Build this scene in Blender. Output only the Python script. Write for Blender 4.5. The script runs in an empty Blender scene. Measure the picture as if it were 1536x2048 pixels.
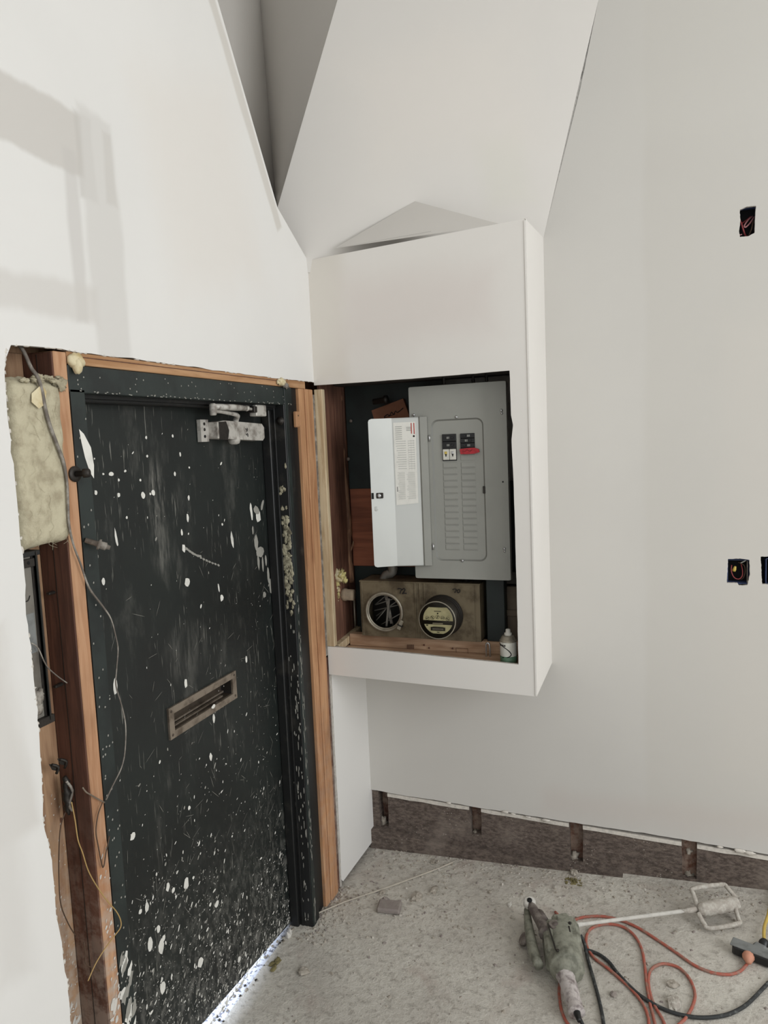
import bpy, math, random, json
from math import sin, cos, pi, radians
from mathutils import Vector, Matrix, noise, geometry
random.seed(7)
S = bpy.context.scene
COL = S.collection
# ------------------------------------------------------------------ camera
CX, CY, CZ, YAW, PIT, ROL, FPX = 1.2919, -3.0974, 1.9146, 20.6123, -5.7171, -2.4594, 1471.68
_y, _p, _r = radians(YAW), radians(PIT), radians(ROL)
FWD = Vector((-sin(_y)*cos(_p), cos(_y)*cos(_p), sin(_p)))
RI = Vector((cos(_y), sin(_y), 0)); UPV = RI.cross(FWD)
R2 = cos(_r)*RI + sin(_r)*UPV; U2 = -sin(_r)*RI + cos(_r)*UPV
CAM = Vector((CX, CY, CZ))
cd = bpy.data.cameras.new('camera'); cam = bpy.data.objects.new('camera', cd); COL.objects.link(cam)
m3 = Matrix((R2, U2, -FWD)).transposed()
cam.matrix_world = Matrix.Translation(CAM) @ m3.to_4x4()
cd.sensor_fit = 'VERTICAL'; cd.sensor_height = 24.0; cd.lens = 24.0*FPX/2048; cd.clip_start = .02
S.camera = cam
# ------------------------------------------------------------------ light
w = bpy.data.worlds.new('world'); S.world = w; w.use_nodes = True
w.node_tree.nodes['Background'].inputs[0].default_value = (.965, .985, 1.0, 1)
w.node_tree.nodes['Background'].inputs[1].default_value = .88
def area(name, loc, to, sx, sy, power, col):
    l = bpy.data.lights.new(name, 'AREA'); l.shape = 'RECTANGLE'; l.size = sx; l.size_y = sy; l.energy = power; l.color = col
    o = bpy.data.objects.new(name, l); COL.objects.link(o); o.location = loc
    o.rotation_euler = (Vector(to)-Vector(loc)).to_track_quat('-Z', 'Y').to_euler(); return o
area('shopfront_daylight', (5.4, -2.9, 2.6), (.2, -.6, 1.2), 2.2, 2.8, 116, (.97, .99, 1.0))
area('outdoor_daylight', (-.95, -1.15, .75), (-.1, -1.15, 0), 1.6, .8, 60, (.70, .80, 1))
S.view_settings.view_transform = 'Standard'; S.view_settings.look = 'None'
S.view_settings.gamma = 1; S.view_settings.exposure = 0.0; S.view_settings.use_curve_mapping = False
# ------------------------------------------------------------------ locating points on the real planes
def ray(px, py): return FWD + R2*((px-768)/FPX) - U2*((py-1024)/FPX)
def on(px, py, n, d):
    n = Vector(n); r = ray(px, py); return CAM + r*((d-n.dot(CAM))/n.dot(r))
def A(px, py, x=0.): return on(px, py, (1, 0, 0), x)
def B(px, py, o=0.): return on(px, py, (-.0209, 1, 0), o)
def F(px, py, o=0.): return on(px, py, (.0103, 1, 0), -.3957+o)
def Z(px, py, z=0.): return on(px, py, (0, 0, 1), z)
def floor_z(x, y):
    k = max(0, min(1, (y+.55)/.5)); k = k*k*(3-2*k)
    return (-.026+.034*x)*k
# ------------------------------------------------------------------ materials
def _n(nt, t, **k):
    n = nt.nodes.new(t)
    for a, b in k.items(): setattr(n, a, b)
    return n
def mth(nt, op, a, b=None, c=None, clamp=False):
    n = _n(nt, 'ShaderNodeMath', operation=op, use_clamp=clamp)
    for i, v in enumerate((a, b, c)):
        if v is None: continue
        if isinstance(v, (int, float)): n.inputs[i].default_value = v
        else: nt.links.new(v, n.inputs[i])
    return n.outputs[0]
def mixc(nt, fac, a, b):
    n = _n(nt, 'ShaderNodeMix', data_type='RGBA')
    for i, v in ((0, fac), (6, a), (7, b)):
        if isinstance(v, (int, float)): n.inputs[i].default_value = v
        elif isinstance(v, tuple): n.inputs[i].default_value = (*v[:3], 1)
        else: nt.links.new(v, n.inputs[i])
    return n.outputs[2]
def nz(nt, vec, scale, detail=4, rough=.55, stretch=None, dist=0):
    if stretch:
        mp = _n(nt, 'ShaderNodeMapping'); mp.inputs['Scale'].default_value = stretch
        nt.links.new(vec, mp.inputs[0]); vec = mp.outputs[0]
    n = _n(nt, 'ShaderNodeTexNoise'); n.inputs['Scale'].default_value = scale
    n.inputs['Detail'].default_value = detail; n.inputs['Roughness'].default_value = rough
    n.inputs['Distortion'].default_value = dist
    nt.links.new(vec, n.inputs[0]); return n.outputs[0]
def ramp(nt, v, lo, hi):
    n = _n(nt, 'ShaderNodeMapRange'); n.interpolation_type = 'SMOOTHSTEP'
    n.inputs[1].default_value = lo; n.inputs[2].default_value = hi
    nt.links.new(v, n.inputs[0]); return n.outputs[0]
def base(name, rough=.7, metal=0.):
    m = bpy.data.materials.new(name); m.use_nodes = True; nt = m.node_tree
    b = nt.nodes['Principled BSDF']; b.inputs['Roughness'].default_value = rough; b.inputs['Metallic'].default_value = metal
    g = _n(nt, 'ShaderNodeNewGeometry'); return m, nt, b, g.outputs['Position']
def bump(nt, b, h, strength=.3, dist=.002):
    n = _n(nt, 'ShaderNodeBump'); n.inputs['Strength'].default_value = strength; n.inputs['Distance'].default_value = dist
    nt.links.new(h, n.inputs['Height']); nt.links.new(n.outputs[0], b.inputs['Normal'])
def sc(v): return tuple((x/255/12.92 if x/255 <= .04045 else ((x/255+.055)/1.055)**2.4) for x in v)
MAT = {}
def plain(name, rgb, rough=.6, metal=0., var=.15, scale=20, bs=.0, rgb2=None, stretch=None, lo=.4, hi=.7, trans=0):
    m, nt, b, P = base(name, rough, metal); c = sc(rgb)
    c2 = sc(rgb2) if rgb2 else tuple(x*(1-var) for x in c)
    f = nz(nt, P, scale, 5, .6, stretch)
    nt.links.new(mixc(nt, ramp(nt, f, lo, hi), c, c2), b.inputs['Base Color'])
    if bs: bump(nt, b, nz(nt, P, scale*3, 5, .65, stretch), bs, .003)
    if trans:
        b.inputs['Transmission Weight'].default_value = trans
    MAT[name] = m; return m
def wood(name, rgb, rgb2, axis='z', scale=9, dust=0.0, bs=.25):
    st = {'z': (6, 6, .5), 'y': (6, .5, 6), 'x': (.5, 6, 6)}[axis]
    m, nt, b, P = base(name, .75); f = nz(nt, P, scale, 6, .6, st, .6); g = nz(nt, P, 3, 3)
    c = mixc(nt, ramp(nt, f, .35, .68), sc(rgb), sc(rgb2))
    c = mixc(nt, ramp(nt, g, .5, .8), c, tuple(x*.6 for x in sc(rgb2)))
    if dust:
        sp = _n(nt, 'ShaderNodeSeparateXYZ'); nt.links.new(P, sp.inputs[0])
        zz = ramp(nt, sp.outputs[2], 1.15, .45)
        d = mth(nt, 'MULTIPLY', zz, ramp(nt, nz(nt, P, 22, 6, .7), .38, .62)); d = mth(nt, 'MULTIPLY', d, dust)
        c = mixc(nt, d, c, sc((176, 160, 145)))
    nt.links.new(c, b.inputs['Base Color']); bump(nt, b, f, bs, .002)
    MAT[name] = m; return m
def paint(name, rgb, masks, rough=.72):
    """matt white wall; masks = unprimed joint-compound bands: (axis_u, u, v, hu, hv, rot, soft, colour, wobble, amount)"""
    m, nt, b, P = base(name, rough); sp = _n(nt, 'ShaderNodeSeparateXYZ'); nt.links.new(P, sp.inputs[0])
    c = mixc(nt, ramp(nt, nz(nt, P, 1.6, 3), .35, .7), sc(rgb), tuple(x*.97 for x in sc(rgb)))
    wob = nz(nt, P, 4.5, 4, .6, (1, 1, .35))
    for (ax, u, v, hu, hv, rot, soft, colr, wb, am) in masks:
        du = mth(nt, 'SUBTRACT', sp.outputs[ax], u); dv = mth(nt, 'SUBTRACT', sp.outputs[2], v)
        co, si = cos(rot), sin(rot)
        a = mth(nt, 'ADD', mth(nt, 'MULTIPLY', du, co), mth(nt, 'MULTIPLY', dv, si))
        d = mth(nt, 'SUBTRACT', mth(nt, 'MULTIPLY', dv, co), mth(nt, 'MULTIPLY', du, si))
        e = mth(nt, 'MAXIMUM', mth(nt, 'SUBTRACT', mth(nt, 'ABSOLUTE', a), hu), mth(nt, 'SUBTRACT', mth(nt, 'ABSOLUTE', d), hv))
        e = mth(nt, 'ADD', e, mth(nt, 'MULTIPLY', mth(nt, 'SUBTRACT', wob, .5), wb))
        k = mth(nt, 'MULTIPLY', ramp(nt, e, soft, -soft), am)
        c = mixc(nt, k, c, sc(colr))
    nt.links.new(c, b.inputs['Base Color']); bump(nt, b, nz(nt, P, 260, 3), .06, .001)
    MAT[name] = m; return m
MUD = (196, 191, 184)
paint('left_wall_paint', (226, 224, 220), [
    (1, -1.86, 2.645, .255, .072, -.02, .008, MUD, .07, .75),
    (1, -1.60, 2.62, .030, .10, .0, .008, (190, 186, 180), .05, .6),
    (1, -1.555, 2.38, .062, .36, .0, .012, (208, 205, 200), .08, .75),
    (1, -1.655, 2.42, .020, .20, .0, .010, (196, 192, 187), .04, .6),
    (1, -1.90, 2.265, .30, .045, -.0, .015, (206, 202, 196), .06, .7),
    (1, -1.52, 2.62, .020, .09, .0, .008, (200, 196, 190), .05, .6),
    (1, -2.05, 1.32, .10, .22, .1, .02, (208, 204, 198), .12, .7),
    (1, -.825, 3.03, .022, .40, .55, .008, (202, 197, 189), .02, .8),
    (1, -2.02, 1.10, .04, .30, .0, .03, (214, 211, 206), .1, .8),
    (1, -1.1, 2.7, .25, .3, .3, .12, (222, 216, 208), .2, .5)])
paint('back_wall_paint', (203, 200, 194), [
    (0, 2.24, 2.3, 1.0, 2.0, .0, .02, (196, 192, 184), .07, .45), 
    (0, 1.62, 1.4, .10, .9, .0, .10, (203, 198, 190), .2, .5),
    (0, 1.35, .30, .55, .05, .0, .05, (198, 190, 183), .14, .5),
    (0, 1.45, 3.4, .3, .4, .0, .10, (204, 201, 194), .2, .5)])
paint('boxout_paint', (224, 220, 214), [
    (0, .05, 2.4, .09, .25, .0, .04, (214, 208, 198), .1, .7), (0, .45, 2.4, .30, .12, 0, .09, (213, 204, 198), .15, .6)])
paint('diagonal_wall_paint', (210, 206, 200), [
    (0, .72, 2.95, .07, .12, .2, .05, (206, 203, 194), .1, .8), (0, .5, 3.2, .3, .2, .2, .12, (213, 207, 199), .2, .5)])
plain('gypsum_edge', (196, 190, 182), .9, 0, .3, 60, .5)
plain('torn_paper', (214, 208, 198), .9, 0, .2, 60, .4)
wood('orange_stud', (190, 148, 114), (166, 120, 86), 'z', 8, .95)
wood('orange_stud_right', (192, 146, 106), (162, 114, 78), 'z', 8, .2)
wood('header_wood', (184, 144, 106), (160, 118, 80), 'y', 8)
wood('brown_stud', (102, 66, 50), (72, 44, 33), 'z', 9, .45)
wood('cavity_stud', (122, 84, 66), (84, 54, 41), 'z', 9)
wood('tan_board', (176, 142, 110), (140, 106, 80), 'z', 7, 1.0)
wood('pale_wood', (206, 188, 156), (176, 152, 118), 'z', 9)
plain('dull_board', (104, 92, 78), .85, 0, .3, 12)
plain('dusty_pipe', (150, 132, 110), .85, 0, .3, 24)
wood('sill_wood', (190, 160, 132), (160, 126, 98), 'x', 9)
wood('red_plywood', (148, 88, 62), (114, 64, 44), 'x', 5)
wood('bark_strip', (150, 112, 84), (96, 66, 48), 'z', 16, 0, .8)
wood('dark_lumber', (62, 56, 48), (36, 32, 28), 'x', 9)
plain('green_board', (26, 36, 34), .55, 0, .5, 8, .15)
plain('black_void', (14, 14, 15), .9)
def steel_paint():
    m, nt, b, P = base('dark_green_steel', .5); sp = _n(nt, 'ShaderNodeSeparateXYZ'); nt.links.new(P, sp.inputs[0])
    c = mixc(nt, ramp(nt, nz(nt, P, 3, 4), .35, .7), sc((24, 30, 28)), sc((16, 20, 19)))
    # chalky scuffs
    sm = mth(nt, 'MULTIPLY', ramp(nt, nz(nt, P, 7, 6, .72, (1, 1, .35)), .54, .74), .16)
    c = mixc(nt, sm, c, sc((150, 148, 140)))
    for (yy, z0, hy, hz, am) in ((-1.31, 1.78, .05, .12, .5), (-1.30, 1.62, .06, .10, .3), (-1.22, 1.28, .12, .10, .18)):
        dy = mth(nt, 'DIVIDE', mth(nt, 'SUBTRACT', sp.outputs[1], yy), hy); dz = mth(nt, 'DIVIDE', mth(nt, 'SUBTRACT', sp.outputs[2], z0), hz)
        r = mth(nt, 'ADD', mth(nt, 'MULTIPLY', dy, dy), mth(nt, 'MULTIPLY', dz, dz))
        k = mth(nt, 'MULTIPLY', ramp(nt, r, 1.3, 0), ramp(nt, nz(nt, P, 16, 6, .7, (1, 2.5, .4)), .4, .66))
        c = mixc(nt, mth(nt, 'MULTIPLY', k, am), c, sc((150, 148, 140)))
    # fine scratches in two directions
    for rot, th in ((.5, .66), (-.6, .68), (1.35, .69)):
        mp = _n(nt, 'ShaderNodeMapping'); mp.inputs['Rotation'].default_value = (rot, 0, 0); mp.inputs['Scale'].default_value = (1, 26, 1.6)
        nt.links.new(P, mp.inputs[0]); q = nz(nt, mp.outputs[0], 6, 3, .5)
        k = mth(nt, 'MULTIPLY', ramp(nt, q, th, th+.05), ramp(nt, nz(nt, P, 4, 2), .42, .6))
        c = mixc(nt, mth(nt, 'MULTIPLY', k, .35), c, sc((170, 168, 158)))
    # plaster dust thickest towards the foot of the door
    low = ramp(nt, sp.outputs[2], .75, .05); dust = ramp(nt, nz(nt, P, 34, 8, .8, (1, 1, .6)), .46, .62)
    c = mixc(nt, mth(nt, 'MULTIPLY', mth(nt, 'MULTIPLY', low, dust), .32), c, sc((168, 166, 158)))
    nt.links.new(c, b.inputs['Base Color']); bump(nt, b, nz(nt, P, 90, 4), .12, .001)
    MAT['dark_green_steel'] = m
steel_paint()
plain('frame_green', (36, 44, 42), .5, 0, .4, 7, .15, (26, 32, 31), None, .4, .62)
plain('frame_black', (20, 21, 21), .5, 0, .4, 9, .2, (48, 46, 42), None, .56, .72)
plain('paint_spot', (226, 224, 216), .6)
plain('dusty_spot', (150, 148, 140), .8)
plain('plaster_crust', (172, 166, 142), .95, 0, .5, 60, .8, (96, 90, 74))
plain('bronze', (152, 140, 126), .45, .6, .3, 22, .2, (110, 98, 86))
plain('bronze_dark', (82, 72, 62), .5, .5, .4, 22, .2)
plain('closer_silver', (190, 186, 178), .5, .15, .3, 30, .15, (120, 112, 104))
plain('dark_steel', (58, 54, 50), .5, .6, .3, 40, .3)
plain('zinc', (200, 200, 200), .3, .9)
plain('panel_grey', (152, 152, 145), .5, .0, .06, 6)
plain('panel_groove', (124, 124, 118), .55, .0, .06, 6)
plain('panel_door_steel', (202, 203, 198), .34, .45, .06, 3)
plain('label_paper', (226, 224, 216), .7, 0, .06, 40)
plain('print_grey', (168, 168, 162), .8)
plain('print_red', (178, 52, 46), .7)
plain('black_plastic', (22, 22, 23), .4)
plain('white_plastic', (214, 212, 202), .45)
plain('red_tape', (176, 38, 48), .6, 0, .35, 90)
plain('meter_box_brown', (116, 104, 82), .6, .15, .35, 14, .15, (78, 66, 48))
plain('galvanised', (166, 158, 142), .45, .5, .35, 30, .1)
plain('meter_dark', (40, 36, 32), .5, .3)
plain('dial_cream', (200, 194, 158), .6, 0, .2, 30)
plain('insulation_tan', (190, 182, 156), .95, 0, .2, 26, .9, (160, 150, 126))
plain('insulation_yellow', (206, 194, 132), .95, 0, .3, 30, .9, (150, 132, 96))
plain('foam_cream', (214, 202, 168), .8, 0, .2, 26, .5, (186, 164, 116))
plain('cable_grey', (104, 96, 88), .7, 0, .4, 30, .2, (160, 154, 144))
plain('wire_yellow', (176, 146, 92), .5)
plain('wire_brown', (84, 64, 48), .6)
plain('cardboard', (138, 92, 68), .8, 0, .2, 12)
plain('steel_box', (128, 124, 116), .5, .3, .3, 8, .1, (98, 92, 84))
plain('blue_plastic', (86, 100, 142), .4, 0, .3, 60)
plain('red_wire', (150, 62, 62), .5)
plain('pink_wire', (176, 120, 122), .5)
plain('wirenut', (204, 178, 86), .45)
plain('drill_green', (142, 142, 128), .75, .0, .3, 30, .5, (100, 100, 88))
plain('drill_dusty', (196, 188, 184), .8, 0, .3, 40, .6, (124, 112, 110))
plain('drill_metal', (98, 88, 84), .6, .2, .3, 30, .5, (146, 138, 130))
plain('dusty_white', (208, 204, 196), .9, 0, .15, 40, .6)
plain('plaster_coat', (176, 168, 158), .95, 0, .3, 60, .9, (204, 200, 190))
plain('cord_red', (172, 92, 76), .7, 0, .3, 50, .2, (150, 118, 104))
plain('cord_black', (46, 48, 48), .7, 0, .3, 60, .2, (96, 98, 96), None, .5, .7)
plain('cord_yellow', (196, 168, 84), .6)
plain('plug_salmon', (206, 146, 120), .7)
plain('dust_grey', (128, 130, 128), .9, 0, .3, 30, .5)
plain('pale_stick', (186, 178, 164), .8)
plain('rubble', (176, 168, 156), .95, 0, .2, 60, .6, (140, 132, 120))
plain('brick_bit', (140, 130, 125), .95, 0, .2, 40, .6, (150, 142, 134))
plain('straw_moss', (134, 124, 84), .95, 0, .4, 40, .8)
plain('outdoor_sill', (214, 216, 222), .9, 0, .5, 60, .6, (110, 110, 120), None, .5, .62)
plain('black_ink', (24, 20, 18), .8)
plain('can_green', (86, 116, 92), .5)
def band_mat():
    m, nt, b, P = base('masonry_band', .92)
    f = nz(nt, P, 40, 7, .75, (1, 1, 2.2)); g = nz(nt, P, 5, 4)
    c = mixc(nt, ramp(nt, f, .35, .66), sc((72, 62, 56)), sc((120, 107, 98)))
    c = mixc(nt, mth(nt, 'MULTIPLY', ramp(nt, g, .5, .75), .5), c, sc((146, 134, 124)))
    v = _n(nt, 'ShaderNodeTexVoronoi'); v.inputs['Scale'].default_value = 70; nt.links.new(P, v.inputs[0])
    k = mth(nt, 'MULTIPLY', ramp(nt, v.outputs[0], .2, .1), ramp(nt, nz(nt, P, 9, 3), .5, .62))
    c = mixc(nt, k, c, sc((176, 168, 158)))
    nt.links.new(c, b.inputs['Base Color']); bump(nt, b, f, .8, .006); MAT['masonry_band'] = m
band_mat()
def floor_mat():
    m, nt, b, P = base('dusty_concrete', .93)
    c = mixc(nt, ramp(nt, nz(nt, P, 2.2, 5, .6), .35, .68), sc((216, 211, 200)), sc((196, 190, 180)))
    c = mixc(nt, mth(nt, 'MULTIPLY', ramp(nt, nz(nt, P, 3.1, 4, .6, (1, 1, 1), 1.0), .55, .75), .6), c, sc((180, 164, 154)))
    f = nz(nt, P, 34, 8, .72); c = mixc(nt, mth(nt, 'MULTIPLY', ramp(nt, f, .48, .68), .6), c, sc((136, 128, 118)))
    c = mixc(nt, mth(nt, 'MULTIPLY', ramp(nt, nz(nt, P, 90, 5, .7), .56, .68), .6), c, sc((216, 212, 203)))
    c = mixc(nt, mth(nt, 'MULTIPLY', ramp(nt, nz(nt, P, 6.5, 6, .8), .62, .74), .4), c, sc((136, 124, 114)))
    nt.links.new(c, b.inputs['Base Color'])
    h = mth(nt, 'ADD', mth(nt, 'MULTIPLY', f, .6), nz(nt, P, 12, 6, .7)); bump(nt, b, h, .8, .02); MAT['dusty_concrete'] = m
floor_mat()
def glass_mat():
    m, nt, b, P = base('meter_glass', .12); b.inputs['Base Color'].default_value = (.75, .72, .62, 1)
    b.inputs['Transmission Weight'].default_value = 1; b.inputs['IOR'].default_value = 1.12; MAT['meter_glass'] = m
glass_mat()
# ------------------------------------------------------------------ mesh builder
class MB:
    def __init__(s): s.v = []; s.f = []; s.mi = []; s.sm = []; s.mats = []
    def m(s, name):
        if name not in s.mats: s.mats.append(name)
        return s.mats.index(name)
    def add(s, vs, fs, mat, smooth=False):
        k = len(s.v); s.v += [Vector(x) for x in vs]; i = s.m(mat)
        for f in fs: s.f.append([a+k for a in f]); s.mi.append(i); s.sm.append(smooth)
    def box(s, lo, hi, mat, bev=0., R=None, c=None):
        (x0, y0, z0), (x1, y1, z1) = lo, hi
        if bev <= 0:
            vs = [Vector(p) for p in ((x0, y0, z0), (x1, y0, z0), (x1, y1, z0), (x0, y1, z0), (x0, y0, z1), (x1, y0, z1), (x1, y1, z1), (x0, y1, z1))]
            fs = [(0, 3, 2, 1), (4, 5, 6, 7), (0, 1, 5, 4), (1, 2, 6, 5), (2, 3, 7, 6), (3, 0, 4, 7)]
        else:
            vs = []; idx = {}
            for i, X in enumerate((x0, x1)):
                for j, Y in enumerate((y0, y1)):
                    for k, Zz in enumerate((z0, z1)):
                        sx, sy, sz = 1-2*i, 1-2*j, 1-2*k
                        for a in range(3):
                            p = [X+sx*bev, Y+sy*bev, Zz+sz*bev]; p[a] = (X, Y, Zz)[a]
                            idx[(i, j, k, a)] = len(vs); vs.append(Vector(p))
            I = idx; fs = []
            for i in (0, 1): fs.append([I[i, 0, 0, 0], I[i, 1, 0, 0], I[i, 1, 1, 0], I[i, 0, 1, 0]])
            for j in (0, 1): fs.append([I[0, j, 0, 1], I[1, j, 0, 1], I[1, j, 1, 1], I[0, j, 1, 1]])
            for k in (0, 1): fs.append([I[0, 0, k, 2], I[1, 0, k, 2], I[1, 1, k, 2], I[0, 1, k, 2]])
            for i in (0, 1):
                for j in (0, 1): fs.append([I[i, j, 0, 0], I[i, j, 0, 1], I[i, j, 1, 1], I[i, j, 1, 0]])
            for i in (0, 1):
                for k in (0, 1): fs.append([I[i, 0, k, 0], I[i, 0, k, 2], I[i, 1, k, 2], I[i, 1, k, 0]])
            for j in (0, 1):
                for k in (0, 1): fs.append([I[0, j, k, 1], I[0, j, k, 2], I[1, j, k, 2], I[1, j, k, 1]])
            for i in (0, 1):
                for j in (0, 1):
                    for k in (0, 1): fs.append([I[i, j, k, 0], I[i, j, k, 1], I[i, j, k, 2]])
            cen = Vector(((x0+x1)/2, (y0+y1)/2, (z0+z1)/2))
            for q, f in enumerate(fs):
                a, b_, c_ = (vs[f[t]] for t in range(3)); n = (b_-a).cross(c_-a)
                if n.dot(sum((vs[t] for t in f), Vector())/len(f)-cen) < 0: fs[q] = f[::-1]
        if R is not None:
            c = Vector(c) if c is not None else Vector(((x0+x1)/2, (y0+y1)/2, (z0+z1)/2))
            vs = [c+R@(v-c) for v in vs]
        s.add(vs, fs, mat); return s
    def beam(s, p, q, w, h, mat, up=(0, 0, 1), bev=0.):
        p, q = Vector(p), Vector(q); d = (q-p); L = d.length; d.normalize()
        u = Vector(up); sd = d.cross(u).normalized(); u = sd.cross(d)
        R = Matrix((d, sd, u)).transposed()
        c = (p+q)/2; s.box(c-Vector((L/2, w/2, h/2)), c+Vector((L/2, w/2, h/2)), mat, bev, R, c); return s
    def tube(s, pts, r, mat, n=8, close=False, smooth=3, jit=0.):
        pts = [Vector(p) for p in pts]
        rs = list(r) if isinstance(r, (list, tuple)) else [r]*len(pts)
        if smooth and len(pts) > 2:
            P2 = []; R2_ = []; m = len(pts); rng = range(m) if close else range(m-1)
            for i in rng:
                p1, p2 = pts[i], pts[(i+1) % m]; p0 = pts[i-1] if (i or close) else p1; p3 = pts[(i+2) % m] if (i+2 < m or close) else p2
                for t in range(smooth):
                    t = t/smooth; a = t*t; b = a*t
                    P2.append(.5*((2*p1)+(p2-p0)*t+(2*p0-5*p1+4*p2-p3)*a+(3*p1-p0-3*p2+p3)*b)); R2_.append(rs[i]*(1-t)+rs[(i+1) % m]*t)
            if not close: P2.append(pts[-1]); R2_.append(rs[-1])
            pts, rs = P2, R2_
        m = len(pts); vs = []; ref = None
        for i, p in enumerate(pts):
            a = pts[(i-1) % m] if (close or i) else p; b = pts[(i+1) % m] if (close or i < m-1) else p
            d = (b-a).normalized()
            if ref is None: ref = d.orthogonal().normalized()
            ref = (ref-d*ref.dot(d)); ref = ref.normalized() if ref.length > 1e-6 else d.orthogonal().normalized()
            o = d.cross(ref)
            for k in range(n):
                an = 2*pi*k/n; rr = rs[i]*(1+(random.uniform(-jit, jit) if jit else 0)); vs.append(p+(ref*cos(an)+o*sin(an))*rr)
        fs = []
        for i in range(m if close else m-1):
            for k in range(n):
                a = i*n+k; b = i*n+(k+1) % n; c = ((i+1) % m)*n+(k+1) % n; d = ((i+1) % m)*n+k; fs.append((a, b, c, d))
        if not close: fs.append(list(range(n))[::-1]); fs.append([(m-1)*n+k for k in range(n)])
        s.add(vs, fs, mat, True); return s
    def lathe(s, o, d, prof, mat, n=24, cap=True, smooth=True):
        o = Vector(o); d = Vector(d).normalized(); a = d.orthogonal().normalized(); b = d.cross(a); vs = []
        for (h, r) in prof:
            for k in range(n): an = 2*pi*k/n; vs.append(o+d*h+(a*cos(an)+b*sin(an))*r)
        fs = [(i*n+k, i*n+(k+1) % n, (i+1)*n+(k+1) % n, (i+1)*n+k) for i in range(len(prof)-1) for k in range(n)]
        if cap: fs.append(list(range(n))[::-1]); fs.append([(len(prof)-1)*n+k for k in range(n)])
        s.add(vs, fs, mat, smooth); return s
    def blob(s, c, rad, mat, amp=.25, freq=9, R=None, sub=(14, 9), smooth=True, seed=0):
        c = Vector(c); nu, nv = sub; vs = []; fs = []
        rad = Vector(rad if isinstance(rad, (tuple, list, Vector)) else (rad, rad, rad))
        def pt(th, ph):
            u = Vector((sin(ph)*cos(th), sin(ph)*sin(th), cos(ph)))
            k = 1+amp*noise.noise(u*freq*.35+Vector((seed, seed*.7, 3)))*1.6+amp*.5*noise.noise(u*freq*.9+Vector((seed, 9, 3)))
            q = Vector((u.x*rad.x, u.y*rad.y, u.z*rad.z))*k
            return c+(R@q if R else q)
        for j in range(1, nv):
            for i in range(nu): vs.append(pt(2*pi*i/nu, pi*j/nv))
        vs.append(pt(0, 0)); vs.append(pt(0, pi)); T, Bm = len(vs)-2, len(vs)-1
        for j in range(nv-2):
            for i in range(nu): a = j*nu+i; b = j*nu+(i+1) % nu; fs.append((a, a+nu, b+nu, b))
        for i in range(nu): fs.append((T, i, (i+1) % nu)); fs.append((Bm, (nv-2)*nu+(i+1) % nu, (nv-2)*nu+i))
        s.add(vs, fs, mat, smooth); return s
    def plate(s, loops, fn, t, mat, edge=None, back=True):
        """outline + holes in (u,v); fn(u,v,w)->point, w=0 front, w=-t back"""
        L = [[Vector((u, v, 0)) for u, v in lp] for lp in loops]
        tri = geometry.tessellate_polygon(L); flat = [p for lp in L for p in lp]
        s.add([fn(p.x, p.y, 0) for p in flat], [list(x) for x in tri], mat)
        if back and t: s.add([fn(p.x, p.y, -t) for p in flat], [list(x)[::-1] for x in tri], edge or mat)
        if t:
            for lp in L:
                n = len(lp)
                s.add([fn(p.x, p.y, 0) for p in lp]+[fn(p.x, p.y, -t) for p in lp], [(i, (i+1) % n, n+(i+1) % n, n+i) for i in range(n)], edge or mat)
        return s
    def build(s, name, parent=None, origin=None, **props):
        if parent is not None: base_o = ORG[parent.name]
        elif origin is not None: base_o = Vector(origin)
        else: base_o = None
        if base_o is None:
            xs = [v.x for v in s.v]; ys = [v.y for v in s.v]; zs = [v.z for v in s.v]
            base_o = Vector(((min(xs)+max(xs))/2, (min(ys)+max(ys))/2, min(zs)))
        me = bpy.data.meshes.new(name); me.from_pydata([tuple(v-base_o) for v in s.v], [], s.f)
        for q in s.mats: me.materials.append(MAT[q])
        me.polygons.foreach_set('material_index', s.mi); me.polygons.foreach_set('use_smooth', s.sm); me.update()
        o = bpy.data.objects.new(name, me); COL.objects.link(o); ORG[o.name] = base_o
        if parent is not None: o.parent = parent
        else: o.location = base_o
        for k, v in props.items(): o[k] = v
        return o
ORG = {}
def thing(name, label, cat, loc, group=None):
    o = bpy.data.objects.new(name, None); COL.objects.link(o); o.empty_display_size = .05; o.location = loc; ORG[o.name] = Vector(loc)
    o['label'] = label; o['category'] = cat
    if group: o['group'] = group
    return o
def struct(name, loc=(0, 0, 0)):
    o = bpy.data.objects.new(name, None); COL.objects.link(o); o.empty_display_size = .05; o.location = loc; ORG[o.name] = Vector(loc); o['kind'] = 'structure'; return o
def ragged(p, q, step, amp, seed=0):
    p, q = Vector((*p, 0)), Vector((*q, 0)); d = q-p; n = max(1, int(d.length/step)); nn = Vector((-d.y, d.x, 0)).normalized(); out = []
    for i in range(n):
        t = i/n; a = 0 if i == 0 else (noise.noise(Vector((t*d.length*14, seed, 0)))*amp*1.3+random.uniform(-amp, amp)*.45)
        v = p+d*t+nn*a; out.append((v.x, v.y))
    return out
def path(pts, step, amp, seed=0):
    o = []
    for i in range(len(pts)-1): o += ragged(pts[i], pts[i+1], step, amp, seed+i)
    o.append(tuple(pts[-1])); return o
def yz(px, py, x=0.): v = A(px, py, x); return (v.y, v.z)
def xz(px, py, o=0.): v = B(px, py, o); return (v.x, v.z)
def fxz(px, py, o=0.): v = F(px, py, o); return (v.x, v.z)
fnA = lambda x0=0.: (lambda u, v, w_: Vector((x0+w_, u, v)))
fnB = lambda o=0.: (lambda u, v, w_: Vector((u, .0209*u+o-w_, v)))
fnF = lambda o=0.: (lambda u, v, w_: Vector((u, -.3957-.0103*u+o-w_, v)))
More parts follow.
